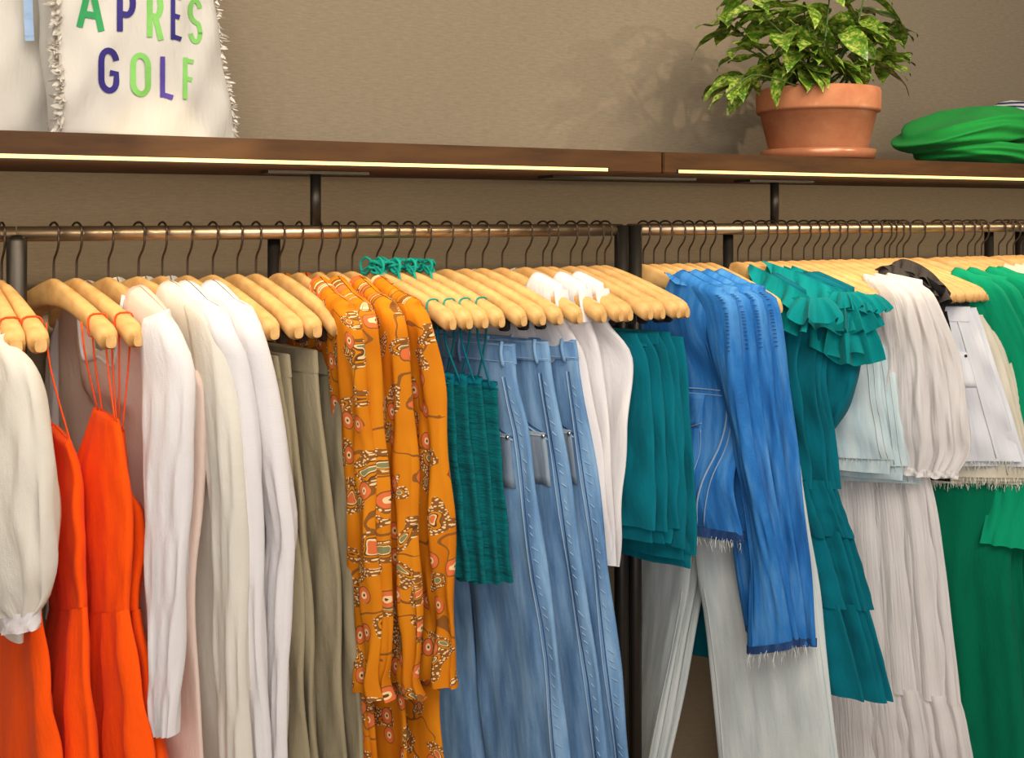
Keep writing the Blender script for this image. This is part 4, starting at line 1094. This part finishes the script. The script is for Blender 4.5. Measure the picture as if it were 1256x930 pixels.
for ch, x0, x1, yt, yb0, yb1, ck, wd in LET:
    V = []; Fc = []; cache = {}
    def put(x, y):
        q, t = qt_of(x, y); return bag.at(q, t, .0022)
    for st in letter_strokes(ch):
        pp = []
        for (u, v) in st:
            yb = yb0+(yb1-yb0)*u; pp.append(np.array([x0+(x1-x0)*u, yb+(yt-yb)*v+2.5*u]))
        # subdivide long pieces so the ink follows the canvas
        qq = [pp[0]]
        for a, b in zip(pp, pp[1:]):
            m = max(1, int(np.linalg.norm(b-a)/9))
            for i in range(1, m+1): qq.append(a+(b-a)*i/m)
        b0 = len(V); m = len(qq)
        for i, p in enumerate(qq):
            d = qq[min(i+1, m-1)]-qq[max(i-1, 0)]; d = d/(np.linalg.norm(d)+1e-9); nrm = np.array([-d[1], d[0]])*wd/2
            V.append(put(*(p+nrm))); V.append(put(*(p-nrm)))
        Fc += [(b0+2*i, b0+2*i+1, b0+2*i+3, b0+2*i+2) for i in range(m-1)]
    o = mesh('letter', V, Fc, INK[ck], tote)
def edge_fringe(parent, curve, n, ln, mat, outward, rad=.003):
    C = cr(curve, n); V = []; Fc = []
    for c in C:
        c = Vector(c)+Vector((random.uniform(-.004, .004), random.uniform(-.006, .006), 0))
        L = ln*random.uniform(.4, 1.3)
        d = (Vector(outward)+Vector((random.uniform(-.5, .5), random.uniform(-.6, .6), random.uniform(-.9, .3)))).normalized()*L
        w = Vector((random.uniform(-1, 1), random.uniform(-1, 1), random.uniform(-1, 1))).normalized()*rad
        b = len(V); V += [c-w, c+w, c+d*.6-w*.8, c+d*.6+w*.8, c+d]
        Fc += [(b, b+1, b+3, b+2), (b+2, b+3, b+4)]
    o = mesh('frayed_edge', V, Fc, mat, parent, False); o['kind'] = 'stuff'; return o
edge_fringe(tote, [bag.at(.985, t, .0) for t in np.linspace(0, 1, 12)], 150, .014, M['canvas'], (.8, -.2, -.1))
edge_fringe(tote, [bag.at(.02, t, .0) for t in np.linspace(0, 1, 12)], 260, .024, M['canvas'], (-.5, -1, -.1), .005)
b2 = empty('tote_bag', P(-40, 172, 2.0)); b2.location.z = ZT
Fe = [P(60, -110, 2.05), P(64, 0, 2.04), P(68, 60, 2.03), P(72, 115, 2.02), Vector((P(74, 165, 2.02).x, 2.02, ZT+.004))]
Re = [P(-170, -110, 2.0), P(-176, 0, 1.98), P(-180, 60, 1.96), P(-182, 115, 1.95), Vector((P(-186, 160, 1.94).x, 1.94, ZT+.004))]
bb = loft('bag_body', b2, M['canvas'], Fe, Re, [.02, .05, .06, .05, .03], .003, 1.5, nr=30, na=50, sq=.6, bottom=True, wr=.004)
ruffle('blue_ribbon', b2, M['lightblue'], [P(40, -60, 1.93), P(40, 0, 1.93), P(42, 50, 1.93)], [(-1, 0, 0), (-1, 0, 0), (-1, 0, 0)], .014, 3, .002, nr=4, nc=30)
tag(b2, 'plain cream canvas bag with a pale blue ribbon, standing behind the lettered tote', 'tote bag')

# ---- potted plant
YP = 1.93
pc = P(1003, 185, YP); pc.z = ZT
plant = empty('potted_plant', pc)
def terracotta():
    t = NT('terracotta')
    n = t.noise(t.coord('Object'), 14, 4); n2 = t.noise(t.coord('Object', (1, 1, 4)), 40, 3)
    col = t.ramp(n, [(.3, lin((186, 112, 70))), (.6, lin((206, 134, 88))), (.78, lin((222, 170, 134)))])
    t.l(t.mix(t.math('MULTIPLY', n2, .25), col, lin((160, 92, 56))), t.b.inputs['Base Color'])
    t.b.inputs['Roughness'].default_value = .8; t.bump(n2, .15, .002); return t.m
M['terra'] = terracotta()
sc = (P(1080, 100, YP)-P(927, 100, YP)).length/2*.735      # rim radius
zr = ZT+.0
top_z = P(1003, 104, YP-sc*.6).z-ZT; rim_b = P(1003, 133, YP-sc*.6).z-ZT; z0 = .022
lathe('pot', plant, M['terra'], [(.0, z0), (sc*.76, z0), (sc*.79, z0+.004), (sc*.935, rim_b), (sc*.985, rim_b), (sc*1.0, rim_b+.006), (sc*1.0, top_z-.006), (sc*.985, top_z), (sc*.90, top_z), (sc*.88, top_z-.02)], pc, 56)
lathe('saucer', plant, plain('glazed_copper_saucer', (196, 124, 84), .28, .25), [(0, .001), (sc*.80, .001), (sc*.90, .006), (sc*.93, .026), (sc*.90, .027), (sc*.86, .012), (0, .010)], pc, 56)
lathe('soil', plant, plain('dark_soil', (48, 34, 24), .95), [(sc*.885, top_z-.014), (sc*.5, top_z-.008), (0, top_z-.006)], pc, 32)
def leaf_mat():
    t = NT('speckled_leaf')
    n = t.noise(t.coord('Object'), 120, 2, .6); big = t.noise(t.coord('Object'), 30, 2)
    col = t.ramp(n, [(.38, lin((66, 108, 28))), (.52, lin((128, 158, 44))), (.62, lin((218, 214, 104)))])
    t.l(t.mix(t.math('MULTIPLY', big, .7), col, lin((84, 124, 36))), t.b.inputs['Base Color'])
    t.b.inputs['Roughness'].default_value = .35; t.b.inputs['Specular IOR Level'].default_value = .5
    return t.m
M['leaf'] = leaf_mat(); M['stem'] = plain('green_stem', (74, 92, 40), .6)
def leaf_mesh(L, W, bend, fold):
    nu, nv = 9, 5; V = []
    for i in range(nu):
        u = i/(nu-1); w = W*(math.sin(PI*u**.8))**.85*(1 if u < .98 else .2)
        a = bend*u
        x = L*(math.sin(a)/bend if bend else u); z = -L*((1-math.cos(a))/bend if bend else 0)
        for j in range(nv):
            v = -1+2*j/(nv-1); V.append((x, v*w/2, z+abs(v)*w*.5*fold+.004*math.sin(9*u+v)))
    me = bpy.data.meshes.new('leaf'); me.from_pydata(V, [], grid_faces(nu, nv, False)); me.materials.append(M['leaf'])
    me.polygons.foreach_set('use_smooth', [True]*len(me.polygons)); return me
LM = [leaf_mesh(.105, .050, 1.0, .35), leaf_mesh(.085, .042, .7, .3), leaf_mesh(.12, .048, 1.3, .4), leaf_mesh(.07, .036, .5, .25)]
rl = random.Random(21)
def add_leaf(pos, yaw, pitch, me, roll=0.0, s=1.0):
    o = bpy.data.objects.new('leaf', me); COL.objects.link(o); o.parent = plant
    o.location = pos-pc; o.rotation_euler = (roll, pitch, yaw); o.scale = (s, s, s); return o
base = pc+Vector((0, 0, top_z-.01))
heads = [(896, 30, -.05), (935, 18, .05), (950, -12, -.03), (905, 96, -.02), (962, 46, .08), (985, 10, .0), (1000, 58, .11), (1018, -8, .03), (1035, 40, .05), (1050, 15, -.04),
         (1075, 45, .02), (1092, 30, .0), (1088, 72, .04), (1056, 80, .04), (1020, 82, .06), (978, 80, .06), (944, 80, .04), (915, 60, .02), (1000, 28, -.05), (1062, -14, 0), (925, -5, 0)]
for i, (hx, hy, fy) in enumerate(heads):
    top = P(hx, hy, YP-fy); mid = base*.5+top*.5+Vector((rl.uniform(-.02, .02), rl.uniform(-.02, .02), .01))
    b0 = base+Vector((rl.uniform(-.05, .05), rl.uniform(-.05, .05), 0))
    tube('stem', plant, M['stem'], [b0, mid, top], [.0035]*5+[.0028]*4+[.002]*3, 6, 12)
    ang0 = math.atan2(top.y-base.y, top.x-base.x)
    for k in range(8):
        f = 1.0 if k < 3 else rl.uniform(.25, .95)
        pos = (top if k < 3 else mid*(1-f)*1.0+top*f)
        yaw = ang0+(k-1)*1.3+rl.uniform(-.4, .4) if k < 3 else rl.uniform(0, 2*PI)
        add_leaf(pos, yaw, rl.uniform(-.45, .35), LM[rl.randrange(4)], rl.uniform(-.4, .4), rl.uniform(.9, 1.25))
# low leaf spray drooping over the rim to the left
dr = [base+Vector((-.06, -.05, 0)), P(930, 92, YP-.1), P(905, 104, YP-.11), P(888, 118, YP-.11)]
tube('stem', plant, M['stem'], dr, .002, 6, 14)
for px, py, yw in ((930, 92, 2.6), (908, 100, 3.4), (890, 114, 3.0), (900, 108, 3.9)):
    add_leaf(P(px, py, YP-.1), yw, .5, LM[3], 0, .8)
tag(plant, 'speckled green leafy plant in a terracotta pot on a saucer', 'potted plant')

# ---- folded green knit and the things behind it
kn = empty('folded_sweater', P(1180, 195, 1.93)); kn.location.z = ZT
def pillow(name, parent, mat, c, sx, sy, sz, rot, ph, fold=.006, slope=.2, n=(30, 64), drape=0.0):
    V = []; UV = []
    for i in range(n[0]):
        v = -PI/2+PI*i/(n[0]-1)
        for j in range(n[1]):
            u = 2*PI*j/n[1]
            cv = math.copysign(abs(math.cos(v))**(.38), math.cos(v)); sv = math.sin(v)
            cu = math.copysign(abs(math.cos(u))**.7, math.cos(u)); su = math.copysign(abs(math.sin(u))**.7, math.sin(u))
            x, y = cv*cu, cv*su
            prof_h = 1-slope*max(0.0, -x)**1.3-.25*max(0.0, x)**2-.15*y*y
            z = sv*prof_h+.9*fold/sz*math.sin(5*x+3*y+ph)*abs(sv)
            x2 = x*sx*(1+.05*math.sin(6*v+ph)); y2 = y*sy*(1+.06*math.sin(4*v*2+ph+3*x))
            p = Vector((x2*math.cos(rot)-y2*math.sin(rot), x2*math.sin(rot)+y2*math.cos(rot), (z+1)*sz))
            p.z = max(.002-max(0, c.z-ZT), p.z-drape*max(0.0, -x-.15)**1.2)
            V.append(c+p); UV.append((x2, y2+z*sz))
    o = mesh(name, V, grid_faces(n[0], n[1], True), mat, parent)
    ul = o.data.uv_layers.new(name='UVMap')
    for lp in o.data.loops: ul.data[lp.index].uv = UV[lp.vertex_index]
    return o
k0 = P(1190, 195, 1.95); k0.z = ZT
pillow('folded_layer', kn, M['knit'], k0+Vector((.035, -.01, .0)), .19, .13, .033, .05, .4, .005, .25)
pillow('folded_layer', kn, M['knit'], k0+Vector((.0, .0, .050)), .215, .135, .050, .02, 2.0, .010, .45, drape=.06)
tag(kn, 'bright green knitted sweater folded in two layers beside the potted plant', 'sweater')
def striped():
    t = NT('navy_white_stripe'); w = t.n('ShaderNodeTexWave', wave_type='BANDS', bands_direction='Z'); w.inputs['Scale'].default_value = 22
    t.l(t.coord('Object'), w.inputs[0])
    t.l(t.ramp(w.outputs['Fac'], [(.45, lin((232, 228, 222))), (.55, lin((54, 58, 96)))]), t.b.inputs['Base Color']); t.b.inputs['Roughness'].default_value = .9
    return t.m
c1 = P(1240, 150, 2.16); c1.z = ZT
sh = empty('folded_shirt', c1)
pillow('folded_layer', sh, striped(), c1, .08, .07, .106, .1, 1)
tag(sh, 'navy and white striped shirt folded behind the green sweater', 'shirt')
c2 = P(1284, 150, 2.06); c2.z = ZT
bgm = empty('handbag', c2)
pillow('bag_body', bgm, plain('brown_suede', (150, 106, 74), .85), c2, .10, .06, .100, .1, 3, .003)
tube('handle', bgm, plain('brown_strap', (120, 80, 52), .7), [c2+Vector((-.06, 0, .12)), c2+Vector((-.03, 0, .18)), c2+Vector((.03, 0, .18)), c2+Vector((.06, 0, .12))], .006, 8, 20)
tag(bgm, 'soft brown bag behind the green sweater at the wall', 'bag')

# ================================================================== tell look-alikes in a row apart by their neighbours
ROWS = {
 'plain white shirts': ('plain white long-sleeved shirt', 'ivory semi-sheer shirt', 'khaki trousers'),
 'khaki trousers': ('khaki trousers clipped by the waist', 'white shirts', 'mustard paisley blouses'),
 'mustard paisley blouses': ('mustard paisley blouse with full gathered sleeve', 'khaki trousers', 'teal camisoles'),
 'teal camisoles': ('teal shirred camisole on thin straps', 'mustard paisley blouses', 'blue jeans'),
 'blue jeans': ('light blue wide-leg jeans clipped at the waist', 'teal camisoles', 'white sleeveless tops'),
 'white sleeveless tops': ('white sleeveless top with open armhole', 'blue jeans', 'teal shorts'),
 'teal shorts': ('teal pull-on shorts clipped at the waist', 'white sleeveless tops', 'denim jackets'),
 'bleached jeans': ('bleached off-white wide-leg jeans', 'denim jackets', 'teal ruffled dresses'),
 'iced denim skirts': ('pale iced blue denim mini skirt', 'teal ruffled dresses', 'white gauze dresses'),
 'white gauze dresses': ('long white gauze dress with puffed sleeve', 'iced denim skirts', 'charcoal ruffled tops'),
 'white denim skirts': ('white denim mini skirt with frayed hem', 'charcoal ruffled tops', 'ecru denim skirts'),
 'ecru denim skirts': ('ecru denim mini skirt with frayed hem', 'white denim skirts', 'green dresses'),
 'green dresses': ('long emerald green dress with full sleeve', 'ecru denim skirts', 'pale peach tops'),
 'pale peach tops': ('pale peach cotton top', 'green dresses', 'light blue shirts'),
 'denim jackets behind the foremost': ('blue denim jacket with stitched shoulder seam', 'pocketed denim jacket', 'bleached jeans'),
 'hangers of the plain white shirts': ('wooden hanger inside a plain white shirt', 'ivory semi-sheer shirt', 'khaki trousers'),
 'hangers of the khaki trousers': ('wooden hanger clipping khaki trousers', 'white shirts', 'mustard paisley blouses'),
 'hangers of the mustard blouses': ('wooden hanger inside a mustard blouse', 'khaki trousers', 'teal camisoles'),
 'hangers of the teal camisoles': ('wooden hanger with teal cords tied round its neck', 'mustard blouses', 'blue jeans'),
 'hangers of the blue jeans': ('wooden hanger clipping light blue jeans', 'teal camisoles', 'white sleeveless tops'),
 'hangers of the white sleeveless tops': ('wooden hanger poking through a white sleeveless top', 'blue jeans', 'teal shorts'),
 'hangers of the teal shorts': ('wooden hanger clipping teal shorts', 'white sleeveless tops', 'denim jackets'),
 'hangers of the denim jackets': ('wooden hanger inside a blue denim jacket', 'teal shorts', 'bleached jeans'),
 'hangers of the bleached jeans': ('wooden hanger clipping bleached jeans', 'denim jackets', 'teal ruffled dresses'),
 'hangers of the teal dresses': ('wooden hanger inside a teal ruffled dress', 'bleached jeans', 'iced denim skirts'),
 'hangers of the iced denim skirts': ('wooden hanger clipping an iced denim skirt', 'teal ruffled dresses', 'white gauze dresses'),
 'hangers of the white gauze dresses': ('wooden hanger inside a white gauze dress', 'iced denim skirts', 'charcoal ruffled tops'),
 'hangers of the charcoal tops': ('wooden hanger inside a charcoal top', 'white gauze dresses', 'white denim skirts'),
 'hangers of the white and ecru denim skirts': ('wooden hanger clipping a white or ecru denim skirt', 'charcoal tops', 'green dresses'),
 'hangers of the green dresses': ('wooden hanger inside a green dress', 'ecru denim skirts', 'pale peach tops'),
 'hangers of the orange dresses': ('wooden hanger looped with orange dress straps', 'white balloon-sleeved blouse', 'round-necked white shirt'),
}
members = {}
for o in list(COL.objects):
    if o.parent is None and o.get('group') in ROWS: members.setdefault(o['group'], []).append(o)
for gname, objs in members.items():
    base_, left_, right_ = ROWS[gname]; n_ = len(objs)
    objs.sort(key=lambda o: o.location.x)
    for i, o in enumerate(objs):
        if i == 0: o['label'] = f'{base_}, next to the {left_}'
        elif i == n_-1: o['label'] = f'{base_}, next to the {right_}'
        else: o['label'] = f'{base_}, between two others of its kind'
